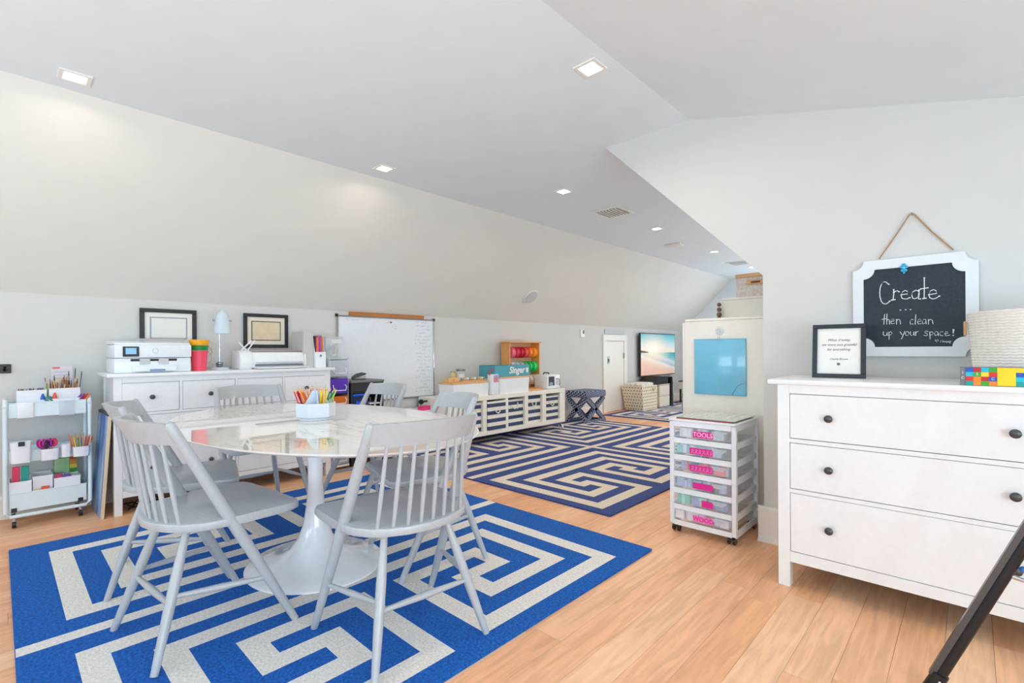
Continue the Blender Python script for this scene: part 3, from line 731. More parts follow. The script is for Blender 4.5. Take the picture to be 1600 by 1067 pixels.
B().prism([(-.07, .010), (-.055, .010), (.06, .045), (.075, .052), (.07, .064), (.03, .072), (-.03, .058), (-.07, .03)], -.013, .013, 0, 'xz', bev=.004).build('arm', mat('stapler_grey', (70, 72, 78), .4), t)
B().prism([(-.07, .012), (.07, .022), (.07, .034), (-.06, .02)], -.008, .008, 0, 'xz').build('magazine', CHROME, t, smooth=False)

t = thing('whiteboard', 'large whiteboard on the left wall with faint teal handwriting', 'whiteboard', (XW, 2.985, 1.02))
hw, hh = .613, .455
B().box(.004, .012, -hw + .01, hw - .01, -hh + .01, hh - .01).build('writing_surface', mat('whiteboard_white', (232, 238, 244), .4, coat=.05), t, smooth=False)
for y0, y1, z0, z1 in ((-hw, hw, hh - .014, hh), (-hw, hw, -hh, -hh + .014), (-hw, -hw + .014, -hh + .014, hh - .014), (hw - .014, hw, -hh + .014, hh - .014)):
    B().box(.0, .02, y0, y1, z0, z1, bev=.002).build('frame_rail', CHROME if z1 - z0 > .1 else GREYM, t)
for s in (-1, 1):
    for z_ in (-1, 1): B().box(0, .023, s * hw - .016, s * hw + .012, z_ * hh - .014, z_ * hh + .014, bev=.004).build('corner_cap', BLACK, t)
random.seed(3)
TE = mat('teal_marker', (150, 200, 205), .6); TE2 = mat('slate_marker', (165, 185, 200), .6); RD = mat('red_marker', (225, 110, 120), .6)
def scribble(y0, y1, z, amp, m, r=.0016):
    b = B(); y = y0; pts = []
    while y < y1:
        pts.append((.0135, y, z + random.uniform(-amp, amp))); y += random.uniform(.006, .012)
        if random.random() < .13 and len(pts) > 2:
            b.tube(pts, r, 4); pts = []; y += .02
    if len(pts) > 1: b.tube(pts, r, 4)
    b.build('handwriting', m, t, smooth=False)
zz = .415
for k in range(21):
    a = .33 + random.uniform(0, .07) + (.05 if k % 5 in (2, 3) else 0); e = .56 if k % 3 else .50
    scribble(a, e, zz, .008, TE if k % 4 == 0 else TE2); zz -= .040
scribble(-.53, -.37, .415, .006, TE2, .0012)
scribble(-.03, .01, .405, .010, RD, .0016); scribble(.03, .10, .36, .009, RD, .0018); scribble(.06, .10, .335, .003, RD)
B().prism([(.0, -.012), (.014, .006), (.008, .012), (0, .008), (-.008, .012), (-.014, .006)], .0125, .0145, 0, 'yz').build('heart_mark', mat('heart_dark', (110, 60, 70), .6), t, (0, .02, .40))
t = thing('wooden_ruler', 'long wooden yardstick lying along the top edge of the whiteboard', 'ruler', (XW + .003, 2.505, 1.476))
B().box(0, .016, 0, .945, 0, .040, bev=.002).build('stick', mat('ruler_wood', (190, 122, 58), .5, noise=.12, scale=10, stretch=(8, 1, 8)), t, rot=(math.radians(0), 0, 0))
b = B()
for k in range(63): b.box(.0162, .0168, .0095 + k * .015, .0110 + k * .015, .026 if k % 4 else .018, .038)
b.build('tick_marks', mat('tick_brown', (110, 70, 36), .6), t, smooth=False)

def picture(label, y0, y1, z0, z1, matc, m2, art):
    t = thing('framed_picture', label, 'picture', (XW, (y0 + y1) / 2, (z0 + z1) / 2), 0, 'black framed pictures above the chest'); hw, hh = (y1 - y0) / 2, (z1 - z0) / 2; fw = .03
    for a, b_, c, d in ((-hw, hw, hh - fw, hh), (-hw, hw, -hh, -hh + fw), (-hw, -hw + fw, -hh + fw, hh - fw), (hw - fw, hw, -hh + fw, hh - fw)):
        B().box(0, .024, a, b_, c, d, bev=.003).build('frame_rail', BLACKF, t)
    B().box(.002, .010, -hw + fw, hw - fw, -hh + fw, hh - fw).build('mount', matc, t, smooth=False)
    B().box(.010, .0115, -hw + fw + .035, hw - fw - .035, -hh + fw + .035, hh - fw - .035).build('mount_edge', m2, t, smooth=False)
    B().box(.0115, .0125, -hw + fw + .044, hw - fw - .044, -hh + fw + .044, hh - fw - .044).build('print', art, t, smooth=False)
    B().box(.0145, .0155, -hw + fw, hw - fw, -hh + fw, hh - fw).build('glazing', thin_clear('glazing_%d' % int(y0 * 100), (255, 255, 255), .05, .02), t, smooth=False)
    return t
picture('black framed picture behind the printer, grey and white mount', .76, 1.14, 1.145, 1.45, PAPER, mat('mount_blue_grey', (140, 150, 166), .7), mat('print_pale', (236, 234, 228), .6))
picture('black framed certificate on cream mount above the cutting machine', 1.50, 1.885, 1.14, 1.448, mat('mount_cream', (238, 230, 212), .8), mat('mount_brown', (74, 56, 50), .7), mat('print_sand', (226, 206, 172), .7, noise=.05, scale=14))

# low white crate with toys below the whiteboard
t = thing('low_crate', 'low white storage crate on the floor under the whiteboard', 'crate', (-4.66, 2.73, 0))
for x0, x1, y0, y1 in ((0, .33, 0, .012), (0, .33, .588, .60), (0, .012, .012, .588), (.318, .33, .012, .588)): B().box(x0, x1, y0, y1, .02, .44, bev=.002).build('side', PLAS, t)
B().box(.012, .318, .012, .588, .02, .03).build('bottom', PLAS, t, smooth=False); B().box(-.004, .336, -.004, .604, .4405, .455, bev=.004).build('lid', PLAS, t)
t = thing('pink_box', 'small hot-pink box on the low white crate', 'box', (-4.40, 3.15, .4555), .2)
B().box(0, .07, 0, .13, 0, .035, bev=.003).build('carton', mat('hot_pink', (238, 60, 130), .5), t); B().box(-.002, .072, -.002, .132, .0355, .045, bev=.002).build('lid', mat('hot_pink', (238, 60, 130), .5), t)
t = thing('microphone', 'black ball-headed toy microphone above the pink box', 'microphone', (-4.50, 3.27, .4556))
B().ball((0, 0, .078), .03, 14).build('head', BLACK, t); B().lathe([(.035, 0), (.036, .006), (.012, .012), (.010, .05)], n=16).build('stand', GREYM, t); B().cyl((0, .02, .078), (0, .13, .085), .013, .010, 10).build('handle', DKNOB, t)
t = thing('water_bottle', 'blue bottle standing on the floor beyond the end of the chest', 'bottle', (-4.20, 2.36, 0))
B().lathe([(.032, 0), (.035, .004), (.035, .13), (.028, .15), (.018, .16)], n=20).build('body', BB, t); B().lathe([(.019, .16), (.019, .185), (.014, .19)], n=16).build('cap', BLACK, t)

# ------------------------------------------------------------------ three-tier rolling cart at the far left
t = thing('rolling_cart', 'white three-tier rolling art cart at the far left of the room', 'cart', (-4.64, .02, 0))
CX, CY = .26, .425
for x_ in (.012, CX - .0):
    b = B()
    b.tube([(x_, .012, .76), (x_, .012, .10), (x_, .03, .075), (x_, CY - .03, .075), (x_, CY - .012, .10), (x_, CY - .012, .76)], .0115, 10)
    b.build('frame_tube', CART, t)
for y_ in (.012, CY - .012):
    B().tube([(.012, y_, .76), (.03, y_, .80), (CX - .03, y_, .80), (CX, y_, .76)], .0115, 10).build('handle', CART, t)
def tray(z0, z1):
    b = B(); k = .003
    b.box(.022, CX - .012, .03, CY - .03, z0, z0 + k)
    for x_ in (.022, CX - .015): b.box(x_, x_ + k, .03, CY - .03, z0 + k, z1, bev=0)
    for y_ in (.03, CY - .033): b.box(.025, CX - .015, y_, y_ + k, z0 + k, z1)
    b.tube([(.022, .03, z1), (CX - .012, .03, z1), (CX - .012, CY - .03, z1), (.022, CY - .03, z1)], .004, 6, closed=True)
    b.build('tray', CART, t)
tray(.695, .785); tray(.41, .48); tray(.105, .215)
for x_ in (.03, CX - .02):
    for y_ in (.05, CY - .06):
        cs = B(); cs.cyl((x_, y_, .063), (x_, y_, .045), .011, n=10); cs.box(x_ - .014, x_ + .014, y_ - .012, y_ + .012, .028, .048, bev=.002); cs = cs.build('caster', CHROME, t)
        B().cyl((x_, y_ - .010, .0245), (x_, y_ + .010, .0245), .024, n=18).build('wheel', BLACK, cs)
        B().box(x_ - .012, x_ + .012, y_ - .013, y_ + .013, .10, .125).build('caster_bracket', BLACK, cs, smooth=False)
cx = -4.64; FX = cx + CX - .012      # front face of the trays
# cups hooked on the middle tray front
CUP = mat('cup_white', (236, 238, 244), .4)
def cup(y0, y1, z0, z1, depth, label):
    t = thing('hanging_cup', label, 'cup', (FX + .006, (y0 + y1) / 2, z0), 0, 'white cups hooked on the rolling cart'); hw = (y1 - y0) / 2; d = depth; H = z1 - z0; k = .003
    out = [(0, -hw), (d - .02, -hw), (d - .006, -hw + .006), (d, -hw + .02), (d, hw - .02), (d - .006, hw - .006), (d - .02, hw), (0, hw)]
    b = B(); o0 = [b._v((x_ * .9, y_ * .92, 0)) for x_, y_ in out]; o1 = [b._v((x_, y_, H)) for x_, y_ in out]
    i1 = [b._v((min(max(x_, k), d - k), y_ * (hw - k) / hw, H)) for x_, y_ in out]; i0 = [b._v((min(max(x_ * .9, k), d * .9 - k), y_ * .88, k)) for x_, y_ in out]
    b.loft([o0, o1, i1, i0]); b.build('wall', CUP, t, angle=.5)
    B().box(-.014, 0, -hw * .4, hw * .4, H - .004, H, bev=.001).build('hook', CUP, t)
    return t
cup(.052, .148, .415, .545, .07, 'tall white cup with a black clip at the left of the cart middle tier')
cup(.188, .278, .412, .485, .06, 'white cup full of pink and purple scissors on the cart middle tier')
cup(.285, .335, .418, .502, .055, 'narrow white cup in the middle of the cart hooks')
cup(.342, .43, .412, .478, .06, 'white cup of pencils and brushes at the right of the cart middle tier')
tag(B().box(FX + .077, FX + .083, .088, .118, .522, .55, bev=.002).build('binder_clip', BLACK), 'black binder clip on the rim of the tall white cup', 'clip')
def caddy(nm, x0, x1, y0, y1, z0, z1, label, m=CUP, g='white caddies on the rolling cart', cat='caddy'):
    t = thing(nm, label, cat, ((x0 + x1) / 2, (y0 + y1) / 2, z0), 0, g); a, c, H, k = (x1 - x0) / 2, (y1 - y0) / 2, z1 - z0, .003
    b = B(); b.box(-a, a, -c, c, 0, k)
    for u in (-a, a - k): b.box(u, u + k, -c, c, k, H)
    for v in (-c, c - k): b.box(-a + k, a - k, v, v + k, k, H)
    b.build('tub', m, t, smooth=False)
    B().tube([(-a, -c, H), (a, -c, H), (a, c, H), (-a, c, H)], .003, 6, closed=True).build('rim', m, t); return t
caddy('bin', cx + .05, cx + .20, .085, .225, .6985, .86, 'white bin of felt pens on the left of the cart top tier')
caddy('bin', cx + .05, cx + .20, .235, .39, .6985, .865, 'white bin of paintbrushes on the right of the cart top tier')
caddy('bin', FX - .06, FX - .005, .235, .385, .6985, .80, 'shallow white tray of pens at the front right of the cart top tier')
caddy('bin', cx + .05, FX - .006, .05, .15, .1085, .285, 'clear-fronted white bin at the left of the cart bottom tier')
caddy('bin', cx + .05, FX - .03, .155, .25, .1085, .30, 'white caddy in the middle of the cart bottom tier')
caddy('bin', cx + .10, FX - .006, .255, .385, .1085, .275, 'white bin of glue and tape at the right of the cart bottom tier')
RAIN = [(200, 60, 90), (235, 120, 40), (240, 200, 60), (60, 150, 90), (40, 120, 190), (90, 70, 170), (150, 60, 150), (60, 60, 66), (120, 170, 190), (200, 80, 60)]
def stick(nm, cat, group, label, p, d, r, m, tip=None):
    o = B(); o.cyl((0, 0, 0), (0, 0, r[1]), r[0], n=7, mi=0)
    if tip: o.cyl((0, 0, r[1]), (0, 0, r[1] + r[2]), r[0] * .9, r[0] * .5, 7, 1)
    o = o.build(nm, [m] + ([tip] if tip else []))
    o.location = p; o.rotation_euler = Vector(d).normalized().to_track_quat('Z', 'Y').to_euler(); return tag(o, label, cat, group)
random.seed(21)
MARK = [mat('pen_%d' % i, c_, .5) for i, c_ in enumerate(RAIN)]
for k in range(22):
    stick('felt_pen', 'pen', 'felt pens in the left cart bin', '%s felt pen from the left in the left bin of the cart top tier' % ORD[k], (cx + .07 + (k % 2) * .05 + random.random() * .04, .095 + .0056 * k, .7025), (random.uniform(-.05, .05), random.uniform(-.05, .05), 1), (.0045, .155, .012), MARK[k % 10], MARK[(k * 3) % 10])
WO = [mat('brush_wood_%d' % i, c_, .5) for i, c_ in enumerate([(176, 116, 66), (206, 150, 90), (140, 84, 50), (214, 176, 130)])]
BR = [mat('bristle_%d' % i, c_, .8) for i, c_ in enumerate([(226, 196, 150), (60, 50, 48), (180, 120, 70), (110, 112, 120)])]
for k in range(30):
    stick('paintbrush', 'paintbrush', 'paintbrushes in the right cart bin', '%s paintbrush from the left in the right bin of the cart top tier' % ORD[k], (cx + .07 + random.random() * .10, .25 + .0042 * k, .7025), (random.uniform(-.12, .12), random.uniform(-.2, .2), 1), (.0042, .165 + random.random() * .055, .03), WO[k % 4], BR[k % 4])
for k in range(3):
    stick('paintbrush', 'paintbrush', 'tall paintbrushes in the cart', '%s of the tall dark-tipped paintbrushes rising above the others in the cart' % ORD[k], (cx + .10 + k * .03, .34 + .018 * k, .7025), (.0, .05 * k, 1), (.0035, .245 + .02 * (k % 2), .03), BR[3], BR[1])
t = thing('picture_card', 'pale card with a red heading behind the paintbrushes on the cart', 'card', (cx + .03, .255, .6985)); B().box(0, .003, 0, .11, 0, .315).build('sheet', mat('card_lilac', (222, 214, 224), .7), t, smooth=False)
B().box(.0032, .0038, .006, .045, .295, .308).build('red_heading', RD, t, smooth=False)
for k in range(3): B().box(.0032, .0038, .012, .098, .272 - k * .022, .275 - k * .022).build('text_line', MARK[8], t, smooth=False)
tag(B().box(cx + .06, cx + .18, .2275, .2335, .6990, .895).build('notebook', mat('lime_cover', (120, 170, 50), .5)), 'green-edged notebook standing between the cart top bins', 'notebook')
for nm, y_, cc, lb in (('glue_bottle', .205, (30, 100, 190), 'glue bottle with a blue cap at the front of the cart top tier'), ('glue_bottle', .262, (236, 90, 70), 'glue bottle with a red cap at the front of the cart top tier')):
    z_ = .6990 if y_ < .23 else .702
    t = thing(nm, lb, 'bottle', (FX - .028, y_, z_), 0, 'glue bottles on the cart'); B().lathe([(.013, 0), (.014, .004), (.014, .085), (.010, .10)], n=16).build('body', mat('glue_white', (226, 236, 244), .3), t)
    B().lathe([(.0125, .10), (.011, .115), (.005, .135), (.002, .14)], n=14).build('cap', mat('cap_' + str(cc[0]), cc, .4), t)
for k in range(9):
    c_ = [8, 8, 3, 4, 5, 6, 9, 0, 1][k]
    stick('marker', 'marker', 'markers in the front tray of the cart', ['grey', 'light grey', 'teal', 'blue', 'violet', 'purple', 'rust', 'crimson', 'orange'][k] + ' marker lying in the front tray of the cart top tier', (FX - .045 + (k % 3) * .014, .285 + .0105 * k, .7045), (.1, -.55 if k < 4 else .45, .8), (.0062, .125, .014), MARK[c_], MARK[c_])
for k, y0 in enumerate((.085, .28)):
    tag(B().box(FX + .0045, FX + .012, y0, y0 + .075, .69, .79, bev=.003, seg=2).build('adhesive_hook', [PLAS, CLEAR2][k]), ['white plastic hanger plate on the left front of the cart top tray', 'clear plastic hanger plate on the right front of the cart top tray'][k], 'hanger', 'hanger plates on the cart front')
# scissors
def scissors(p, az, c_, label):
    t = thing('scissors', label, 'scissors', p, 0, 'scissors in the cart cup'); t.rotation_euler = (.1, 0.0, az)
    m = mat('grip_' + str(c_[0]), c_, .4)
    for s in (-1, 1): B().tube([(0, s * .019 + .017 * math.cos(a * PI / 6), .098 + .024 * math.sin(a * PI / 6)) for a in range(12)], .0055, 6, closed=True).build('finger_loop', m, t)
    B().prism([(-.006, 0), (.006, 0), (.010, .068), (-.010, .068)], -.0015, .0015, 0, 'yz').build('blades', CHROME, t, smooth=False)
for k, (c_, lb) in enumerate((((150, 30, 170), 'purple-handled scissors at the left of the scissors cup'), ((176, 40, 180), 'violet-handled scissors in the scissors cup'), ((236, 50, 120), 'pink-handled scissors in the middle of the scissors cup'), ((240, 70, 110), 'coral pink scissors at the right of the scissors cup'), ((60, 30, 70), 'dark-handled scissors at the front of the scissors cup'))):
    scissors((FX + .022 + .010 * (k % 2) + (.014 if k == 4 else 0), .202 + .0145 * k - (.028 if k == 4 else 0), .421), .5 * (k - 2), c_, lb)
for k in range(13):
    c_ = [1, 1, 2, 1, 3, 8, 8, 4, 0, 1, 9, 1, 9][k]
    stick('brush', 'brush', 'pencils and brushes in the right cart cup', '%s pencil or brush from the left in the right cup of the cart' % ORD[k], (FX + .018 + .012 * (k % 3), .356 + .0055 * k, .4165), (random.uniform(-.08, .12), (k - 6) * .035, 1), (.0036, .11 + random.random() * .03, .014), [MARK[c_], WO[k % 4]][k % 2], WO[1])
# bottom tier contents
for k, (c_, lb) in enumerate((((236, 60, 100), 'pink craft packet in the left bin of the cart bottom tier'), ((40, 170, 150), 'teal craft packet in the left bin of the cart bottom tier'))):
    tag(B().box(FX - .07, FX - .058, .062 + k * .042, .098 + k * .042, .1125, .375, bev=.002).build('craft_packet', mat('packet_%d' % k, c_, .5)), lb, 'packet', 'craft packets')
t = thing('activity_book', 'green and white activity book standing in the cart bottom tier', 'book', (cx + .075, .262, .112)); B().box(0, .012, 0, .12, .0, .285, bev=.001).build('cover', mat('book_green', (96, 180, 70), .5), t)
B().box(.0122, .013, .004, .078, .05, .265).build('cover_art', mat('book_cream', (226, 236, 200), .6, noise=.2, scale=9, dark=(160, 205, 150)), t, smooth=False)
for k, c_ in enumerate([(210, 50, 40), (236, 130, 40), (240, 200, 40), (60, 150, 60)]): B().box(.0122, .013, .082, .118, .255 - k * .03, .28 - k * .03).build('colour_band', mat('band_%d' % k, c_, .5), t, smooth=False)
for k, (c_, lb) in enumerate((((196, 60, 110), 'raspberry tape roll packet in the right bin of the cart bottom tier'), ((110, 90, 180), 'violet packet in the right bin of the cart bottom tier'), ((210, 214, 224), 'silvery packet in the right bin of the cart bottom tier'))):
    tag(B().box(FX - .05, FX - .025, .262 + k * .04, .297 + k * .04, .1125, .30 - .01 * k, bev=.003).build('supply_packet', mat('supply_%d' % k, c_, .45)), lb, 'packet', 'supply packets')
for k, (c_, lb) in enumerate((((240, 190, 80), 'yellow eraser at the front of the cart bottom tray'), ((226, 90, 50), 'orange and blue crayon box at the front of the cart bottom tray'))):
    tag(B().box(FX - .026, FX - .006, .165 + k * .03, .19 + k * .042, .1085, .222 + .012 * k, bev=.002).build('eraser' if k == 0 else 'crayon_box', mat('era_%d' % k, c_, .5)), lb, 'eraser' if k == 0 else 'box')

# blue canvas leaning beside the chest
def canvas_mat():
    m = mat('canvas_blue', (170, 204, 232), .45, noise=.3, scale=4.0, stretch=(2.2, 1, .5), dark=(24, 74, 176)); r = [n for n in m.node_tree.nodes if n.type == 'VALTORGB'][0]
    return m
t = thing('painting', 'blue painted canvas standing edge-on between the cart and the chest', 'painting', (-4.615, .474, 0)); t.rotation_euler = (math.radians(-3.6), 0, 0)
B().box(0, .43, -.010, .010, .0, .68, bev=.002).build('stretcher_frame', CREAM, t); B().box(.002, .428, -.0125, -.0102, .003, .677).build('painted_face', canvas_mat(), t, smooth=False); B().box(.0, .43, -.013, .012, .6805, .695).build('top_binding', BLACKF, t, smooth=False)

t = thing('cable_bundle', 'tangle of dark cables on the floor under the left chest', 'cables', (-4.40, .80, 0))
random.seed(14)
for k in range(3):
    B().tube([(.16 * math.sin(j * .9 + k) * .5 + k * .03, -.18 + j * .035, .006 + .018 * (1 + math.sin(j * 1.7 + k * 2))) for j in range(13)], .0045, 6).build('cable', BLACK, t)
BIG= [[-87,115,-92,120,-99,128,-108,128,-116,118,-121,100,-123,78,-122,56,-117,34,-110,22,-99,19,-90,25,-84,32],[-68,87,-68,65,-71,37],[-76,37,-64,38],[-68,73,-61,79,-54,80,-48,75],[-39,60,-15,62,-17,75,-25,79,-35,73,-40,58,-37,43,-27,38,-17,38,-8,43],[25,72,15,77,3,69,0,55,3,40,11,36,21,42,26,57],[27,77,26,48,24,34,31,34],[46,132,46,85,45,35],[33,81,46,83,58,84],[41,35,51,36],[62,52,90,55,87,69,78,74,67,68,62,52,65,37,76,30,87,33,99,42]]
SMALL= [[-104,-31,-106,-55,-107,-80],[-115,-56,-99,-53],[-95,-30,-96,-80],[-95,-63,-91,-56,-86,-59,-85,-81],[-80,-68,-66,-65,-68,-57,-75,-56,-80,-68,-78,-79,-66,-77],[-58,-58,-58,-82],[-57,-64,-51,-58,-45,-62,-43,-82],[4,-63,-2,-61,-7,-71,-6,-84,4,-83],[14,-40,12,-85],[20,-74,34,-71,31,-62,24,-62,20,-74,23,-84,34,-83],[50,-65,42,-63,38,-74,40,-85,48,-82,51,-65,52,-85],[60,-64,60,-87],[60,-71,67,-64,74,-69,76,-86],[-109,-117,-110,-130,-105,-137,-97,-134,-95,-118,-94,-136],[-88,-119,-87,-155],[-88,-122,-80,-117,-75,-125,-80,-133,-88,-133],[-45,-119,-38,-133],[-27,-118,-36,-145,-40,-154],[-19,-119,-25,-126,-23,-137,-15,-137,-11,-128,-15,-119,-19,-119],[-6,-120,-6,-134,-1,-139,6,-134,7,-120,8,-138],[13,-121,14,-139],[14,-127,18,-120,22,-120],[58,-120,50,-119,46,-125,56,-131,58,-137,48,-141,43,-138],[64,-123,66,-156],[65,-127,72,-122,77,-129,73,-137,66,-137],[93,-124,85,-122,81,-131,84,-141,92,-137,93,-124,95,-141],[110,-124,102,-124,99,-133,103,-142,111,-141],[117,-133,129,-131,126,-124,120,-124,117,-133,120,-143,134,-140],[145,-114,146,-132],[149,-114,146,-132]]
TINY= [[83,-163,86,-160,89,-164,93,-160,96,-165,90,-172,83,-163],[102,-172,103,-162,106,-169,109,-162,111,-172],[114,-167,113,-171,115,-172,117,-170,114,-167],[118,-172,119,-168,121,-169,121,-173],[121,-169,123,-168,124,-173],[126,-173,126,-168,128,-169,129,-173],[129,-169,131,-168,131,-173],[134,-168,135,-172],[138,-167,134,-178]]
# ------------------------------------------------------------------ low unit with striped bins
UX0, UX1, UY0, UY1, UZ0, UZ1 = -4.665, -4.12, 3.35, 5.42, .115, .575
t = thing('shelf_unit', 'low cream-white shelf unit on casters with five striped fabric bins', 'shelf unit', (0, 0, 0))
UW = mat('unit_cream', (240, 236, 224), .45)
B().box(UX0, UX1 + .004, UY0, UY1, .525, UZ1, bev=.003).build('top', UW, t); B().box(UX0, UX1 + .004, UY0, UY1, UZ0, .165, bev=.003).build('bottom', UW, t)
ED = [(3.60, 3.865), (3.925, 4.235), (4.285, 4.59), (4.65, 4.935), (5.01, 5.31)]
ps = [(UY0, ED[0][0])] + [(a[1], b_[0]) for a, b_ in zip(ED, ED[1:])] + [(ED[-1][1], UY1)]
for a, b_ in ps: B().box(UX0, UX1, a, b_, .165, .525).build('divider', UW, t, smooth=False)
B().box(UX0, UX0 + .008, UY0, UY1, .165, .525).build('back', UW, t, smooth=False)
for x_ in (UX0 + .04, UX1 - .03):
    for y_ in (UY0 + .28, UY1 - .05):
        q = B(); q.cyl((x_, y_, .116), (x_, y_, .075), .010, n=10); q.box(x_ - .02, x_ + .02, y_ - .016, y_ + .016, .05, .08, bev=.003); q = q.build('caster', CHROME, t)
        B().cyl((x_, y_ - .012, .0475), (x_, y_ + .012, .0475), .035, n=20).build('wheel', PLAS, q)
NAVYF, CRF = mat('bin_navy', (62, 74, 108), .9, noise=.1, scale=60), mat('bin_cream', (236, 232, 218), .9, noise=.04, scale=60)
lbs = ['striped fabric bin at the left end of the low unit, partly behind a chair', 'striped fabric bin pulled slightly forward, second in the low unit', 'striped fabric bin in the middle of the low unit, rope handle askew', 'striped fabric bin with its navy band at the top, fourth in the low unit', 'striped fabric bin at the right end of the low unit']
for k, ((a, b_), lb) in enumerate(zip(ED, lbs)):
    out = [-.03, .012, -.03, -.035, -.03][k]; zt = [.50, .505, .495, .52, .488][k]
    fx = UX1 + out; y0, y1 = a + .008, b_ - .008; z0 = .1665
    t = thing('fabric_bin', lb, 'bin', (fx, (y0 + y1) / 2, z0), 0, 'striped fabric bins in the low unit'); hw = (y1 - y0) / 2; H = zt - z0
    n = 8; ph = [0, 0, 0, 1, 0][k]
    q = B(); bh = H / 7.6; z_ = 0; i = 0
    starts = [.5 if not ph else .35] + [1] * 8
    z_ = H; mi = ph
    while z_ > .001:
        h = min(z_, bh * (.55 if i == 0 and not ph else 1)); mi = (1 if i % 2 == 0 else 0) if not ph else (0 if i % 2 == 0 else 1)
        bow = .006
        for zz0, zz1 in ((z_ - h, z_),):
            q.box(-.006, .0, -hw, hw, zz0, zz1, mi); q.box(-.32, -.0061, -hw, -hw + .004, zz0, zz1, mi); q.box(-.32, -.0061, hw - .004, hw, zz0, zz1, mi); q.box(-.32, -.314, -hw + .004, hw - .004, zz0, zz1, mi)
        z_ -= h; i += 1
    q.box(-.314, -.006, -hw + .004, hw - .004, .0, .004, 1)
    q.build('fabric_wall', [NAVYF, CRF], t, smooth=False)
    r = B(); dz = -.05 - .01 * (k % 2); sk = [0, 0, .03, 0, 0][k]
    r.tube([(0, -.045 - sk, H + dz - .02), (.012, -.043 - sk, H + dz - .025), (.018, -.03, H + dz - .065), (.018, .0, H + dz - .085 + sk), (.018, .03, H + dz - .065), (.012, .043, H + dz - .025), (0, .045, H + dz - .02 + sk)], .007, 8)
    r.build('rope_handle', CRF, t)
# on top of the unit
UT = .5755
def lidbin(loc, dx, dy, h, label, grp):
    t = thing('lidded_bin', label, 'bin', loc, 0, grp)
    b = B(); k = .022
    pts = [(k, 0), (dx - k, 0), (dx - .006, .006), (dx, k), (dx, dy - k), (dx - .006, dy - .006), (dx - k, dy), (k, dy), (.006, dy - .006), (0, dy - k), (0, k), (.006, .006)]
    lo = [b._v((dx / 2 + (x_ - dx / 2) * .95, dy / 2 + (y_ - dy / 2) * .97, 0)) for x_, y_ in pts]; hi = [b._v((x_, y_, h)) for x_, y_ in pts]
    b.loft([lo, hi]); b.build('tub', PLAS, t, angle=.6)
    B().prism([(x_ * 1.0, y_) for x_, y_ in pts], h + .0005, h + .022, bev=.004).build('wooden_lid', WOODL, t); return t
lidbin((-4.44, 3.46, UT), .27, .56, .15, 'white bin with a wooden lid at the left of the low unit', 'white bins with wooden lids')
lidbin((-4.42, 4.17, UT), .27, .55, .185, 'white bin with a wooden lid under the teal craft box', 'white bins with wooden lids')
t = thing('wooden_block_box', 'small wooden box with a round knob at the left end of the low unit', 'box', (-4.36, 3.465, UT + .1725)); B().box(0, .11, 0, .16, 0, .05, bev=.004).build('body', WOODL, t); B().cyl((.11, .08, .025), (.125, .08, .025), .014, n=14).build('knob', WOODL, t)
t = thing('thread_rack', 'row of little spools lying on the lid of the left white bin', 'spool rack', (-4.30, 3.64, UT + .1725)); B().box(0, .09, 0, .36, 0, .012, bev=.002).build('tray', WOODL, t)
for k in range(13): B().cyl((.045, .012 + k * .028, .030), (.045, .032 + k * .028, .030), .016, n=10).build('spool', [MARK[8], WOODL, CREAM, PLAS][k % 4], t)
t = thing('glass_jar', 'clear jar of white craft material on the left bin', 'jar', (-4.44, 3.80, UT + .1725)); B().lathe([(.055, 0), (.058, .01), (.058, .10), (.05, .115)], n=24).build('body', CLEAR, t); B().lathe([(.048, .006), (.05, .08), (.03, .09)], n=16).build('contents', PAPER, t); B().lathe([(.052, .115), (.054, .119), (.054, .135), (.05, .138)], n=24).build('lid', GREYM, t)
t = thing('craft_tin', 'small yellow tin beside the clear jar on the left bin', 'tin', (-4.46, 3.70, UT + .1725)); B().lathe([(.03, 0), (.032, .004), (.032, .10)], n=20).build('body', mat('tin_yellow', (220, 200, 130), .4), t); B().lathe([(.033, .10), (.033, .112), (.03, .114)], n=20).build('lid', GREYM, t)
t = thing('carry_caddy', 'tall white carrier with a red handle between the two lidded bins', 'carrier', (-4.23, 4.035, UT))
B().box(0, .10, 0, .105, 0, .245, bev=.012, seg=2).build('body', PLAS, t); B().box(.1005, .1025, .012, .093, .15, .235).build('picture_label', mat('label_blue', (110, 180, 215), .5, noise=.3, scale=25, dark=(230, 120, 120)), t, smooth=False)
B().tube([(.05, -.01, .235), (.05, -.008, .275), (.05, .02, .30), (.05, .085, .30), (.05, .112, .275), (.05, .114, .235)], .008, 8).build('handle', mat('handle_red', (214, 60, 64), .4), t)
t = thing('craft_box', 'teal box with white lettering lying on the right white bin', 'box', (-4.44, 4.10, UT + .2085)); TEAL = mat('box_teal', (74, 158, 178), .5)
B().box(0, .28, 0, .63, 0, .135, bev=.002).build('carton', TEAL, t); B().box(.2802, .281, .56, .60, .04, .10).build('white_mark', PAPER, t, smooth=False)
text('lettering', 'Singer', .115, PAPER, t, (.2815, .385, .072), FACE_PX, .25, bold=.003)
B().box(.02, .25, .0, .18, .1352, .139).build('open_flap', mat('flap_teal', (50, 120, 140), .6), t, smooth=False)
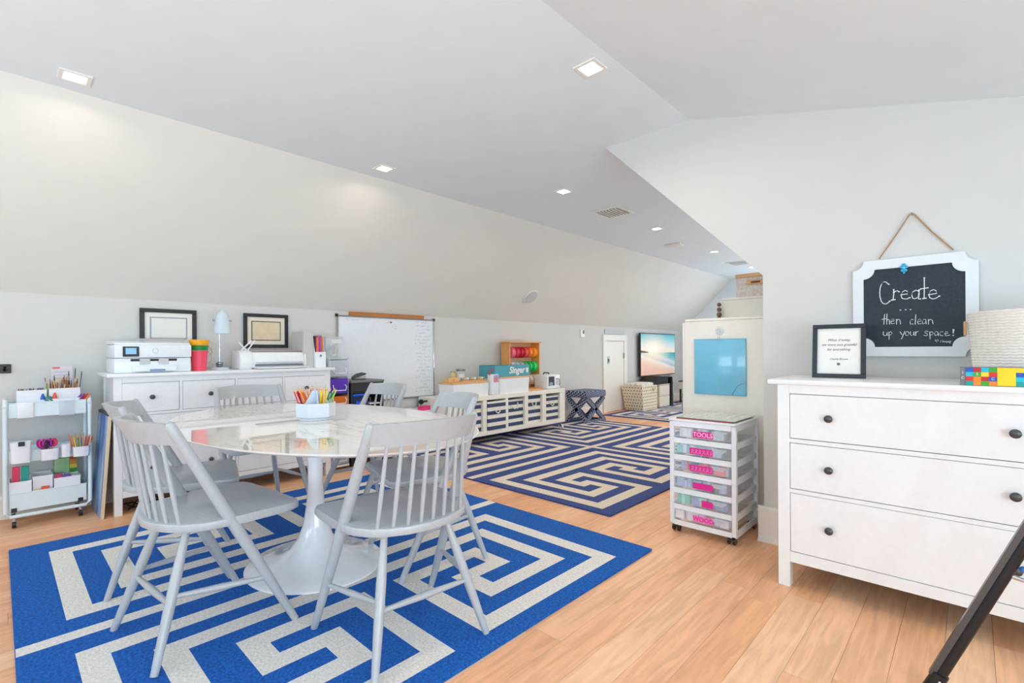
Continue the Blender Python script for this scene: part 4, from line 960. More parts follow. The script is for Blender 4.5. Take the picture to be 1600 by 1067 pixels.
# ribbon rack
t = thing('ribbon_rack', 'orange-brown wooden ribbon rack holding rows of ribbon spools', 'rack', (-4.65, 4.70, UT)); RW_ = mat('rack_wood', (232, 164, 96), .5, noise=.08, scale=8, stretch=(8, 8, 1))
for y_ in (0, .61): B().box(0, .16, y_, y_ + .018, 0, .63, bev=.002).build('side', RW_, t)
B().box(-.01, .18, -.02, .648, .6305, .65, bev=.003).build('top_board', RW_, t); B().prism([(0, .019), (.16, .019), (.16, .02), (.42, .02), (.42, .38), (.16, .40), (.16, .609), (0, .609)], 0, .016, 0, 'xy', bev=.003).build('base_board', RW_, t)
B().box(0, .010, .018, .61, .02, .63).build('back_board', mat('rack_back', (236, 200, 160), .6), t, smooth=False)
rows_ = [(.115, [(214, 200, 180), (190, 150, 110), (224, 210, 196), (120, 80, 60), (236, 226, 210), (240, 214, 190)]), (.30, [(230, 234, 236), (200, 214, 210), (190, 196, 190), (60, 190, 110), (20, 200, 90), (30, 220, 110)]), (.50, [(244, 120, 150), (224, 40, 80), (200, 20, 50), (236, 90, 80), (250, 140, 60), (255, 160, 30)])]
nmz = ['cream and brown', 'white and green', 'pink, red and orange']
for j, (zz, cs) in enumerate(rows_):
    B().cyl((.09, .018, zz), (.09, .61, zz), .008, n=8).build('dowel', RW_, t)
    for k, c_ in enumerate(cs):
        y_ = .06 + k * .09
        q = B(); q.cyl((.09, y_, zz), (.09, y_ + .006, zz), .076, n=22, mi=1); q.cyl((.09, y_ + .006, zz), (.09, y_ + .060, zz), .066, n=22); q.cyl((.09, y_ + .060, zz), (.09, y_ + .066, zz), .076, n=22, mi=1)
        m_ = mat('ribbon_%d_%d' % (j, k), c_, .35)
        o = q.build('ribbon_spool', [m_, m_ if j else mat('spool_card', (232, 220, 200), .6)]); o.location = (-4.65, 4.70, UT)
        tag(o, '%s ribbon spool, %s from the left on the %s rod of the wooden rack' % (['beige', 'brown', 'ivory', 'dark brown', 'cream', 'peach', 'white', 'pale sage', 'grey', 'mid green', 'bright green', 'lime green', 'pink', 'crimson', 'dark red', 'coral', 'orange', 'amber'][j * 6 + k], ['first', 'second', 'third', 'fourth', 'fifth', 'sixth'][k], ['bottom', 'middle', 'top'][j]), 'ribbon', 'ribbon spools on the wooden rack')
# small white machine with a black-windowed door
t = thing('mini_machine', 'small white boxy machine with a black window at the right end of the low unit', 'machine', (-4.42, 5.115, UT))
B().box(0, .24, 0, .28, 0, .195, bev=.02, seg=2).build('body', PLAS, t); B().box(.2405, .2425, .025, .15, .045, .17, bev=.001).build('window', BLACK, t); B().box(.243, .244, .04, .11, .05, .09).build('window_glass', mat('window_blue', (150, 175, 200), .2), t, smooth=False)
B().tube([(.242, .18, .13), (.25, .215, .14), (.25, .25, .12), (.25, .26, .07), (.242, .262, .04)], .004, 6).build('cable', BLACK, t); B().box(.2405, .243, .18, .23, .05, .11).build('control_plate', PG, t, smooth=False)
B().tube([(.12, .06, .195), (.12, .07, .22), (.12, .17, .215), (.12, .18, .195)], .008, 8).build('carry_handle', BLACK, t)

# ------------------------------------------------------------------ upholstered X-frame bench
def bench_mat():
    m = mat('bench_fabric', (52, 66, 104), .85); nt = m.node_tree; L = nt.links; b = nt.nodes['Principled BSDF']
    tc = [n for n in nt.nodes if n.type == 'TEX_COORD'][0]; br = nt.nodes.new('ShaderNodeTexBrick'); br.inputs['Scale'].default_value = 13; br.offset = .5
    br.inputs['Color1'].default_value = srgb((28, 40, 80)); br.inputs['Color2'].default_value = srgb((40, 54, 96)); br.inputs['Mortar'].default_value = srgb((176, 184, 204)); br.inputs['Mortar Size'].default_value = .035
    mp = nt.nodes.new('ShaderNodeMapping'); mp.inputs['Rotation'].default_value = (.785, .785, .4); L.new(tc.outputs['Object'], mp.inputs[0]); L.new(mp.outputs[0], br.inputs['Vector']); L.new(br.outputs['Color'], b.inputs['Base Color']); return m
BF = bench_mat()
t = thing('bench', 'navy key-patterned upholstered stool with crossed legs beside the low unit', 'stool', (-4.36, 6.27, .0005)); bx, by = .20, .265
B().box(-bx, bx, -by, by, .385, .485, bev=.018, seg=3).build('seat', BF, t)
for s in (-1, 1):
    for q0, q1 in (((-bx + .03, s * (by - .03), .03), (bx - .03, s * (by - .03), .375)), ((bx - .03, s * (by - .03), .03), (-bx + .03, s * (by - .03), .375))):
        b = B(); d = Vector(q1) - Vector(q0); dn = Vector((-d.z, 0, d.x)).normalized() * .028; p0, p1 = Vector(q0), Vector(q1)
        b.loft([[b._v(p0 + dn + Vector((0, -.02, 0))), b._v(p0 + dn + Vector((0, .02, 0))), b._v(p0 - dn + Vector((0, .02, 0))), b._v(p0 - dn + Vector((0, -.02, 0)))], [b._v(p1 + dn + Vector((0, -.02, 0))), b._v(p1 + dn + Vector((0, .02, 0))), b._v(p1 - dn + Vector((0, .02, 0))), b._v(p1 - dn + Vector((0, -.02, 0)))]])
        b.build('leg', BF, t, smooth=False)
for s in (-1, 1):
    for q0, q1 in (((s * (bx - .03), -by + .03, .03), (s * (bx - .03), by - .03, .375)), ((s * (bx - .03), by - .03, .03), (s * (bx - .03), -by + .03, .375))):
        b = B(); d = Vector(q1) - Vector(q0); dn = Vector((0, -d.z, d.y)).normalized() * .028; p0, p1 = Vector(q0), Vector(q1); e = Vector((.02, 0, 0))
        b.loft([[b._v(p0 + dn - e), b._v(p0 + dn + e), b._v(p0 - dn + e), b._v(p0 - dn - e)], [b._v(p1 + dn - e), b._v(p1 + dn + e), b._v(p1 - dn + e), b._v(p1 - dn - e)]])
        b.build('leg', BF, t, smooth=False)
for s in (-1, 1):
    B().box(s * (bx - .03) - .022, s * (bx - .03) + .022, -by, by, 0, .045, bev=.003).build('foot_rail', BF, t)
B().box(-bx + .052, bx - .052, -.02 + by - .03, by - .01, 0, .04).build('foot_rail', BF, t)

# ------------------------------------------------------------------ television with a beach picture
def beach():
    m = bpy.data.materials.new('beach_picture'); m.use_nodes = True; nt = m.node_tree; b = nt.nodes['Principled BSDF']; L = nt.links
    tc = nt.nodes.new('ShaderNodeTexCoord'); sp = nt.nodes.new('ShaderNodeSeparateXYZ'); L.new(tc.outputs['Generated'], sp.inputs[0])
    def math_(op, a, bb=None):
        n = nt.nodes.new('ShaderNodeMath'); n.operation = op
        for i, v in enumerate((a, bb)):
            if v is None: continue
            if isinstance(v, (int, float)): n.inputs[i].default_value = v
            else: L.new(v, n.inputs[i])
        return n.outputs[0]
    def ramp(f, st):
        n = nt.nodes.new('ShaderNodeValToRGB'); L.new(f, n.inputs[0]); e = n.color_ramp.elements
        e[0].position, e[0].color = st[0][0], srgb(st[0][1]); e[1].position, e[1].color = st[-1][0], srgb(st[-1][1])
        for p_, c_ in st[1:-1]: k = e.new(p_); k.color = srgb(c_)
        return n.outputs[0]
    def mix(f, a, c):
        n = nt.nodes.new('ShaderNodeMix'); n.data_type = 'RGBA'; L.new(f, n.inputs[0]); L.new(a, n.inputs[6]); L.new(c, n.inputs[7]); return n.outputs[2]
    y_, z_ = sp.outputs['Y'], sp.outputs['Z']
    sky = ramp(z_, [(.55, (250, 226, 200)), (.7, (210, 226, 224)), (.85, (150, 206, 214)), (1, (70, 178, 196))])
    sun = math_('ADD', math_('POWER', math_('SUBTRACT', y_, .36), 2.0), math_('POWER', math_('SUBTRACT', z_, .62), 2.0))
    warm = ramp(math_('SQRT', sun), [(0, (255, 252, 240)), (.14, (255, 240, 214)), (.38, (246, 214, 190)), (.6, (236, 196, 176))])
    wf = ramp(math_('SQRT', sun), [(.0, (255, 255, 255)), (.5, (0, 0, 0))])
    sky = mix(wf, sky, warm)
    nz = nt.nodes.new('ShaderNodeTexNoise'); nz.inputs['Scale'].default_value = 7; nz.inputs['Detail'].default_value = 6
    mp = nt.nodes.new('ShaderNodeMapping'); mp.inputs['Scale'].default_value = (1, 1, 4); L.new(tc.outputs['Generated'], mp.inputs[0]); L.new(mp.outputs[0], nz.inputs['Vector'])
    zz_ = math_('ADD', z_, math_('MULTIPLY', math_('SUBTRACT', nz.outputs['Fac'], .5), .10))
    shore = math_('ADD', zz_, math_('MULTIPLY', y_, .34))
    sea = ramp(shore, [(.28, (236, 192, 172)), (.40, (232, 206, 192)), (.47, (236, 226, 224)), (.52, (176, 196, 206)), (.62, (206, 216, 220)), (.70, (120, 190, 196)), (.85, (40, 160, 168))])
    seaw = mix(wf, sea, ramp(z_, [(0, (240, 200, 172)), (.5, (255, 234, 206))]))
    hor = math_('GREATER_THAN', z_, .545)
    out = mix(hor, seaw, sky)
    isl = math_('MULTIPLY', math_('LESS_THAN', y_, .20), math_('MULTIPLY', math_('GREATER_THAN', z_, .545), math_('LESS_THAN', math_('ADD', z_, math_('MULTIPLY', y_, .18)), .60)))
    dk = nt.nodes.new('ShaderNodeRGB'); dk.outputs[0].default_value = srgb((70, 66, 50)); out = mix(isl, out, dk.outputs[0])
    L.new(out, b.inputs['Base Color']); L.new(out, b.inputs['Emission Color']); b.inputs['Emission Strength'].default_value = .22; b.inputs['Roughness'].default_value = .3
    return m
t = thing('television', 'wide flat screen showing a sunset beach on the far left wall', 'television', (XW + .004, 9.20, 1.01))
B().box(0.0, .045, -.55, .55, -.30, .30).build('wall_bracket', BLACK, t, smooth=False)
B().box(.046, .082, -.745, .745, -.42, .42, bev=.003).build('case', BLACKF, t); B().box(.0822, .084, -.73, .73, -.405, .405).build('screen', beach(), t, smooth=False)

# polka-dot bag, boxes and lamp at the far end
PD = mat('polka_fabric', (240, 226, 202), .9, bump=.2)
t = thing('storage_bag', 'cream polka-dot fabric bag full of folded blankets under the beach screen', 'bag', (-4.45, 8.12, .012))
b = B(); o0 = [(-.17, -.22), (.19, -.22), (.19, .30), (-.17, .30)]; o1 = [(-.21, -.30), (.21, -.30), (.20, .28), (-.21, .28)]
lo = [b._v((x_, y_, 0)) for x_, y_ in o0]; hi = [b._v((x_, y_, .44)) for x_, y_ in o1]; hi2 = [b._v((x_ * .96, y_ * .97, .44)) for x_, y_ in o1]; lo2 = [b._v((x_ * .96, y_ * .97, .02)) for x_, y_ in o0]
b.loft([lo, hi, hi2, lo2]); b.build('fabric_wall', PD, t, smooth=False)
q = B(); V3 = Vector
for c00, c10, c01, c11, nn, nu in ((V3((.19, -.22, 0)), V3((.19, .30, 0)), V3((.21, -.30, .44)), V3((.20, .28, .44)), V3((1, 0, -.03)), 9), (V3((-.17, -.22, 0)), V3((.19, -.22, 0)), V3((-.21, -.30, .44)), V3((.21, -.30, .44)), V3((0, -1, -.18)), 7)):
    nn.normalize()
    for iv in range(8):
        for iu in range(nu):
            u_ = (iu + .35 + .5 * (iv % 2)) / (nu + .2); v_ = (iv + .5) / 8
            if u_ > .97: continue
            p = (c00 * (1 - u_) + c10 * u_) * (1 - v_) + (c01 * (1 - u_) + c11 * u_) * v_
            q.cyl(p + nn * .0003, p + nn * .0016, .0105, n=8)
q = q.build('printed_dots', mat('dot_brown', (58, 44, 40), .9), t, smooth=False); q['kind'] = 'stuff'
B().tube([(.205, .10, .40), (.225, .12, .36), (.225, .18, .36), (.205, .2, .40)], .012, 6).build('handle', CREAM, t)
for k, (c_, lb) in enumerate((((190, 176, 150), 'tan folded blanket in the polka-dot bag'), ((226, 222, 214), 'white and brown folded blanket on top in the polka-dot bag'))):
    tag(B().box(-4.61, -4.29, 7.90 + .02 * k, 8.36, .31 + .105 * k, .413 + .09 * k, bev=.03, seg=3).build('folded_blanket', mat('blanket_%d' % k, c_, .95, noise=.25, scale=18, bump=.6)), lb, 'blanket', 'folded blankets')
t = thing('storage_box', 'cream two-tier storage box against the far wall behind the polka-dot bag', 'box', (-4.64, 8.60, .012))
for k in range(2): B().box(0, .34, 0, .42, .005 + k * .205, .205 + k * .205, bev=.006).build('drawer', mat('ivory_plastic', (226, 218, 200), .5), t)
B().box(-.005, .345, -.005, .425, .416, .43, bev=.003).build('lid', mat('ivory_plastic', (226, 218, 200), .5), t)
t = thing('black_case', 'black carrying case lying on the cream storage box', 'case', (-4.62, 8.28, .4425)); B().prism([(0, .02), (.35, 0), (.72, 0), (.72, .13), (.48, .135), (.42, .16), (.34, .155), (.30, .12)], 0, .30, 0, 'yz', bev=.006).build('body', mat('case_black', (22, 22, 24), .7, bump=.3), t)
t = thing('leaning_board', 'narrow black board leaning beside the cream storage box', 'board', (-4.60, 9.08, .012)); B().prism([(0, 0), (.10, 0), (.065, .56), (.035, .56)], 0, .30, 0, 'yz').build('board', BLACK, t, smooth=False)
t = thing('leaning_board', 'pale grey leaning panel beside the black board at the far end', 'board', (-4.55, 9.22, .012)); B().prism([(0, 0), (.03, 0), (.05, .52), (.02, .52)], 0, .22, 0, 'yz').build('board', mat('panel_grey', (196, 196, 194), .6), t, smooth=False)
t = thing('nightstand', 'dark-legged table at the far end, half hidden by the tall white cabinet', 'table', (-4.40, 9.68, .012))
for x_, y_ in ((0, 0), (.33, 0), (0, .33), (.33, .33)): B().box(x_, x_ + .03, y_, y_ + .03, 0, .42).build('leg', BLACKF, t, smooth=False)
B().box(-.01, .37, -.01, .37, .28, .43, bev=.004).build('drawer_box', mat('ivory_plastic', (226, 218, 200), .5), t); B().box(-.015, .375, -.015, .375, .4305, .45).build('top', BLACKF, t, smooth=False); B().box(.03, .33, .03, .33, .10, .112).build('shelf', BLACKF, t, smooth=False)
t = thing('dark_lamp', 'dark turned lamp standing on the far table', 'lamp', (-4.24, 9.84, .463)); B().lathe([(.08, 0), (.10, .05), (.10, .16), (.06, .22), (.03, .26), (.03, .34)], n=20).build('base', mat('lamp_slate', (52, 58, 64), .4), t); B().lathe([(.07, .34), (.055, .46)], n=20).build('lamp_shade', mat('shade_slate', (70, 84, 92), .6), t)

# ------------------------------------------------------------------ tall white cabinets along the right wall
CB = mat('cabinet_cream', (240, 236, 226), .4)
def cabinet(label, x0, x1, y0, y1, h):
    t = thing('storage_cabinet', label, 'cabinet', (x0, y0, 0), 0, 'white storage cabinets on the right'); w_, d_ = x1 - x0, y1 - y0
    for y_ in (0, d_ - .018): B().box(0, w_, y_, y_ + .018, .0, h - .02, bev=.0015).build('end_panel', CB, t)
    B().box(0, w_, 0, d_, h - .0195, h, bev=.004).build('top', CB, t); B().box(.02, w_, .018, d_ - .018, .06, .078).build('bottom', CB, t, smooth=False); B().box(w_ - .008, w_, .018, d_ - .018, .08, h - .02).build('back', CB, t, smooth=False)
    n = max(1, round(d_ / .35)); s = (d_ - .006) / n
    for k in range(n):
        dd = B().box(-.018, -.001, .003 + k * s, .003 + (k + 1) * s - .003, .07, h - .024, bev=.002).build('door', CB, t); B().tube([(-.018, .05 + k * s, .66), (-.04, .05 + k * s, .67), (-.04, .05 + k * s, .79), (-.018, .05 + k * s, .80)], .004, 6).build('handle', GREYM, dd)
    return t
cabinet('tall white cabinet with a blue pouch hanging on its end, behind the drawer cart', -1.462, -.893, 3.305, 3.93, 1.312)
cabinet('taller white cabinet behind the one with the blue pouch', -1.44, -.90, 3.95, 4.75, 1.505)
t = thing('patterned_box', 'white patterned fabric box with a wooden rim on the taller cabinet', 'box', (-1.39, 4.12, 1.5055)); PF = mat('pattern_fabric', (232, 228, 224), .9, noise=.2, scale=40, dark=(216, 200, 196))
b = B(); b.box(0, .30, 0, .012, 0, .17); b.box(0, .30, .288, .30, 0, .17); b.box(0, .012, .012, .288, 0, .17); b.box(.288, .30, .012, .288, 0, .17); b.box(.012, .288, .012, .288, 0, .01); b.build('fabric_wall', PF, t, smooth=False)
for q in ((-.006, .306, -.008, .016), (-.006, .306, .284, .308)): B().box(q[0], q[1], q[2], q[3], .1705, .20, bev=.003).build('rim_rail', WOODL, t)
for q in ((-.006, .016), (.284, .306)): B().box(q[0], q[1], .017, .283, .1705, .20, bev=.003).build('rim_rail', WOODL, t)
B().box(.08, .22, -.014, -.001, .11, .145, bev=.004).build('handle_plate', WOODL, t); B().box(.115, .185, -.0165, -.0142, .12, .133).build('handle_slot', mat('slot_brown', (110, 80, 50), .7), t, smooth=False)
t = thing('shell_ornament', 'small brown scalloped ornament on the nearer tall cabinet, against the taller one', 'ornament', (-1.445, 3.90, 1.3125)); OB = mat('ornament_brown', (120, 98, 84), .7, bump=.5)
for k in range(4): B().ball((0, 0, .025 + k * .038), .024 - .002 * k, 10, sx=.9).build('bead', OB, t)
t = thing('small_frame', 'small dark-edged picture leaning on the nearer tall cabinet by the wall corner', 'picture', (-1.03, 3.85, 1.3125), 0); t.rotation_euler = (math.radians(-14), 0, 0)
B().box(0, .12, 0, .012, 0, .16, bev=.002).build('frame', BLACKF, t); B().box(.012, .108, -.001, -.0002, .012, .148).build('print', PAPER, t, smooth=False)
# pouch on a clear hook
t = thing('hanging_pouch', 'sky-blue plastic pouch hanging from a clear hook on the tall cabinet', 'pouch', (-1.222, 3.302, .985)); BLU = mat('pouch_blue', (120, 196, 226), .25, coat=.5, noise=.03, scale=7)
B().box(-.168, .168, -.012, -.003, -.185, .185, bev=.004, seg=2).build('sleeve', BLU, t); B().tube([(-.165, -.008, -.183), (.165, -.008, -.183), (.165, -.008, .183), (-.165, -.008, .183)], .0045, 6, closed=True).build('welded_edge', mat('pouch_edge', (96, 176, 212), .3), t)
b = B(); b.tube([(.164, -.014, -.10), (.12, -.015, -.115), (.09, -.0155, -.165), (.085, -.0155, -.182)], .0018, 5); b.build('corner_crease', mat('pouch_edge', (96, 176, 212), .3), t)
t = thing('suction_hook', 'round clear suction hook on the tall cabinet above the blue pouch', 'hook', (-1.222, 3.303, 1.225)); B().cyl((0, 0, 0), (0, -.006, 0), .030, .026, 24).build('cup', CLEAR, t)
B().tube([(0, -.008, .012), (0, -.012, -.01), (0, -.014, -.05), (.002, -.026, -.062), (.004, -.03, -.048)], .005, 8).build('hook', CLEAR2, t); B().tube([(.018 * math.cos(a * PI / 8), -.0085, .018 * math.sin(a * PI / 8)) for a in range(16)], .002, 5, closed=True).build('hook_ring', PLAS, t)

# ------------------------------------------------------------------ six-drawer craft cart
t = thing('drawer_cart', 'white six-drawer craft cart with clear drawers and pink labels', 'cart', (-1.345, 2.815, 0))
CWD, CDP = .385, .395; rowz = [(.572, .655), (.473, .556), (.372, .455), (.272, .355), (.172, .255), (.078, .158)]
for x_ in (0, CWD - .022):
    for y_ in (0, CDP - .022): B().box(x_, x_ + .026, y_, y_ + .026, .05, .668, bev=.003).build('corner_post', PLAS, t)
b = B(); zs_ = [.647, .546, .446, .346, .246, .146, .050]
for z_ in zs_:
    h = .025
    for q in ((.022, CWD - .022, .0, .012), (.022, CWD - .022, CDP - .012, CDP)): b.box(q[0], q[1], q[2], q[3], z_ - .004, z_ + h)
    for q in ((.002, .012), (CWD - .012, CWD - .002)): b.box(q[0], q[1], .022, CDP - .022, z_ - .010, z_ + h)
b.build('rails', PLAS, t, smooth=False)
B().box(-.004, CWD + .004, -.006, CDP + .004, .6705, .684, bev=.004).build('top_rim', PLAS, t)
MAG = mat('label_magenta', (226, 40, 150), .5); MW = mat('label_text_pale', (255, 190, 230), .5)
CT = [[(226, 230, 236), (206, 214, 224), (236, 236, 240)], [(190, 210, 230), (140, 214, 214), (226, 232, 240)], [(246, 140, 150), (150, 190, 226), (206, 226, 244)], [(200, 196, 230), (170, 190, 216), (228, 228, 240)], [(120, 204, 190), (160, 224, 206), (150, 160, 214)], [(238, 234, 240), (214, 214, 222), (230, 224, 234)]]
word = ['TOOLS', None, None, '', '', 'WOOD']
random.seed(9)
for k, (z0, z1) in enumerate(rowz):
    z1 -= .012; z0 += .004; x0, x1 = .024, CWD - .024
    b = B(); b.box(x0, x1, .001, .004, z0, z1); b.box(x0, x0 + .003, .004, CDP - .02, z0, z1 - .01); b.box(x1 - .003, x1, .004, CDP - .02, z0, z1 - .01); b.box(x0 + .003, x1 - .003, .004, CDP - .02, z0, z0 + .003); b.box(x0 + .003, x1 - .003, CDP - .023, CDP - .02, z0 + .003, z1 - .01)
    d = b.build('drawer', thin_clear('crystal_plastic', (240, 246, 252), .13) if k == 0 else bpy.data.materials['crystal_plastic'], t, smooth=False)
    b = B(); b.prism([(.262, z1 - .022), (.33, z1 - .022), (.322, z1 - .034), (.27, z1 - .034)], -.010, .0, 0, 'xz'); b.box(.256, .34, -.006, 0, z1 - .022, z1 - .012); b.build('latch', CLEAR2, d, smooth=False)
    B().tube([(x0, -.001, z1), (x1, -.001, z1)], .0025, 5).build('drawer_lip', PLAS, d)
    lx0 = .125 if k in (1, 2) else .145
    if k == 4: lx0 = .195
    lo_ = B().box(lx0, .262, -.0004, .0006, z0 + .008, z0 + .046 - (.002 * (k == 3))).build('pink_label', MAG if k != 5 else mat('label_pink_clear', (246, 130, 200), .5), d, smooth=False)
    if word[k]: text('lettering', word[k], .036, MW if k == 0 else MAG, d, ((lx0 + .262) / 2, -.0014, z0 + .026), FACE_NY, 0, bold=.0006)
    elif word[k] is None:
        q = B()
        for j in range(6):
            xx = lx0 + .012 + j * .022; q.tube([(xx, -.0012, z0 + .013), (xx + .004, -.0012, z0 + .038), (xx + .012, -.0012, z0 + .034), (xx + .006, -.0012, z0 + .022), (xx + .015, -.0012, z0 + .015)], .0012, 4)
        q.build('curly_lettering', MW, d, smooth=False)
    for j in range(17):
        xx = random.uniform(x0 + .03, x1 - .04); yy = random.uniform(.031, .036) if j < 12 else random.uniform(.12, .33); c_ = random.choice(CT[k])
        r_ = random.uniform(.016, .026)
        q = B()
        if j % 2: q.box(xx - r_, xx + r_, yy - r_, yy + r_, z0 + .0035, z0 + random.uniform(.035, .062), bev=.003)
        else: q.lathe([(r_, z0 + .0035), (r_, z0 + .055), (r_ * .8, z0 + .06)], (xx, yy, 0), 14)
        q.build('craft_supply', mat('supply_%d_%d_%d' % c_, c_, .5), d)
for x_ in (.03, CWD - .03):
    for y_ in (.03, CDP - .03):
        q = B(); q.cyl((x_, y_, .052), (x_, y_, .04), .008, n=8); q.prism([(y_ - .018, .03), (y_ + .018, .03), (y_ + .014, .047), (y_ - .014, .047)], x_ - .008, x_ + .008, 0, 'yz'); q = q.build('caster', BLACK, t)
        for s in (-1, 1): B().cyl((x_ + s * .010, y_, .022), (x_ + s * .021, y_, .022), .0215, n=18).build('wheel', mat('wheel_black', (26, 20, 22), .25, coat=.4), q)
def plaid():
    m = mat('plaid_cover', (220, 226, 216), .12, coat=.6); nt = m.node_tree; L = nt.links; b = nt.nodes['Principled BSDF']; tc = [n for n in nt.nodes if n.type == 'TEX_COORD'][0]
    br = nt.nodes.new('ShaderNodeTexBrick'); br.offset = 0; br.inputs['Scale'].default_value = 9; br.inputs['Brick Width'].default_value = .5; br.inputs['Row Height'].default_value = .5; br.inputs['Mortar Size'].default_value = .09
    br.inputs['Color1'].default_value = srgb((236, 234, 228)); br.inputs['Color2'].default_value = srgb((228, 226, 216)); br.inputs['Mortar'].default_value = srgb((170, 190, 172)); L.new(tc.outputs['Object'], br.inputs['Vector']); L.new(br.outputs['Color'], b.inputs['Base Color']); return m
t = thing('craft_mat', 'glossy green-and-white checked pad with a red edge on the drawer cart', 'pad', (-1.31, 2.835, .6845)); B().box(0, .325, 0, .355, 0, .006).build('red_backing', mat('pad_red', (150, 50, 50), .5), t, smooth=False); B().box(.0, .34, .004, .36, .0062, .010).build('checked_sheet', plaid(), t, smooth=False)

# ------------------------------------------------------------------ things on the right chest
t = thing('quote_frame', 'small black frame with a handwritten quotation at the left of the right chest', 'frame', (-.47, 2.775, .9606), math.radians(4)); t.rotation_euler = (math.radians(-8), 0, math.radians(4)); w_, h_ = .108, .262
for q in ((-w_, w_, 0, .020), (-w_, w_, h_ - .020, h_), (-w_, -w_ + .020, .020, h_ - .020), (w_ - .020, w_, .020, h_ - .020)): B().box(q[0], q[1], 0, .022, q[2], q[3], bev=.0015).build('frame_rail', mat('frame_navy_black', (34, 40, 50), .4), t)
B().box(-w_ + .019, w_ - .019, .010, .016, .019, h_ - .019).build('paper', PAPER, t, smooth=False)
INK = mat('ink_grey', (110, 110, 114), .7)
for k, s_ in enumerate(('What if today', 'we were just grateful', 'for everything.')): text('lettering', s_, .0165, INK, t, (0, .0092, .185 - k * .023), FACE_NY, .35, .0003)
text('lettering', 'Charlie Brown', .0125, INK, t, (0, .0092, .092), FACE_NY, .35, .0003); B().lathe([(.007, 0), (.007, .0004)], n=12).build('ink_mark', INK, t, (0, .0096, .068), rot=(PI / 2, 0, 0))
# woven rope basket
t = thing('rope_basket', 'large white woven rope basket behind the colourful game box', 'basket', (.205, 2.765, .9606)); RP = mat('rope_white', (238, 236, 230), .85, noise=.04, scale=80, bump=.4)
N = 26; zh = .285
for k in range(N):
    z_ = .008 + (zh - .016) * k / (N - 1); R = .196 + .022 * (k / (N - 1)); M_ = 84; b = B()
    pts = [((R + .0016 * math.sin(a * PI + (k % 2) * PI)) * math.cos(2 * PI * a / M_), (R + .0016 * math.sin(a * PI + (k % 2) * PI)) * math.sin(2 * PI * a / M_), z_ + .0012 * math.cos(a * PI)) for a in range(M_)]
    b.tube(pts, .0062, 6, closed=True); b.build('rope_coil', RP, t)
B().lathe([(.0, .0), (.196, .0), (.196, .006), (0, .006)], n=32, caps=False).build('bottom', RP, t)
B().box(-.232, -.222, -.025, .025, .19, .25, bev=.003).build('handle', mat('leather_tan', (206, 164, 116), .6), t)
# colourful game box
t = thing('game_box', 'flat box printed with rainbow squares and a yellow panel, in front of the basket', 'game box', (-.035, 2.495, .9606), 0); GW, GH, GD = .42, .068, .05
B().box(0, GW, 0.002, GD, 0, GH).build('carton', mat('carton_grey', (120, 122, 126), .6), t, smooth=False)
RC_ = [(0, 190, 216), (60, 170, 30), (252, 214, 20), (226, 30, 24), (244, 140, 30), (16, 84, 196), (196, 20, 28), (0, 160, 150)]
GM = [mat('print_%d' % i, c_, .35) for i, c_ in enumerate(RC_)]; pat = [[5, 6, 0, 1, 2, 3, 5, 4, 3, 5, 0, 1], [0, 1, 2, 3, 5, 4, 2, 3, 6, 0, 1, 5], [3, 4, 6, 5, 0, 6, 5, 3, 0, 1, 4, 2], [7, 4, 1, 4, 7, 3, 1, 5, 2, 6, 0, 3]]
b = B(); cw = .0208; x_ = .016; cols_x = []
while x_ < GW - .02:
    if abs(x_ - (.016 + 4 * cw)) < .004: x_ += .048
    cols_x.append(x_); x_ += cw
for j in range(4):
    for i, xx in enumerate(cols_x): b.box(xx, xx + cw - .0004, .0, .0018, GH - .0165 * (j + 1) - .001, GH - .0165 * j - .0014, pat[j][i % 12])
b.build('printed_squares', GM, t, smooth=False)['kind'] = 'stuff'; B().box(.016 + 4 * cw + .0004, .016 + 4 * cw + .0476, -.0006, .0016, .002, GH - .001).build('yellow_panel', mat('panel_yellow', (244, 216, 10), .35), t, smooth=False)
b = B(); b.box(0.004, GW - .004, .004, GD - .003, GH + .0003, GH + .001); b.build('top_print', mat('top_print', (226, 150, 120), .5, noise=.5, scale=30, dark=(60, 150, 190)), t, smooth=False)
for (ch, xx, zz) in (('P', 6, 1), ('R', 7, 1), ('I', 8, 1), ('I', 7, 2), ('M', 7, 3), ('S', 1, 1), ('C', 3, 2)): text('lettering', ch, .014, [PAPER, mat('ink_brown', (120, 100, 20), .6)][ch == 'P'], t, (cols_x[xx - 2 if xx > 4 else xx] + cw / 2, -.0004, GH - .0165 * zz - .009), FACE_NY, 0, .0002)
for ch, zz in (('I', .047), ('C', .028)): text('lettering', ch, .014, PAPER, t, (.008, .0018, zz), FACE_NY, 0, .0002)

# ------------------------------------------------------------------ chalkboard sign
t = thing('chalkboard_sign', 'white-framed chalkboard sign hung by a rope above the right chest', 'sign', (-.21, YA, 1.30))
def notched(w_, h_, r_, n=6):
    P = []
    for cx_, cy_, a0 in ((w_, h_, PI * 1.5), (-w_, h_, 0), (-w_, -h_, PI * .5), (w_, -h_, PI)):
        arc = [(cx_ + r_ * math.cos(a0 - PI / 2 * i / n), cy_ + r_ * math.sin(a0 - PI / 2 * i / n)) for i in range(n + 1)]
        P += arc
    return P
FB = mat('sign_frame_white', (226, 232, 236), .5); out = notched(.232, .238, .045); inn = notched(.188, .192, .045)
b = B(); f0 = [b._v((x_, -.028, z_)) for x_, z_ in out]; f1 = [b._v((x_, -.030, z_)) for x_, z_ in inn]; g0 = [b._v((x_, -.006, z_)) for x_, z_ in out]; g1 = [b._v((x_, -.022, z_)) for x_, z_ in inn]
b.loft([g0, f0, f1, g1], caps=False); b.face(g0); b.build('frame', FB, t, angle=.5)
CHK = mat('chalkboard', (18, 40, 58), .5, noise=.35, scale=90, dark=(12, 22, 32))
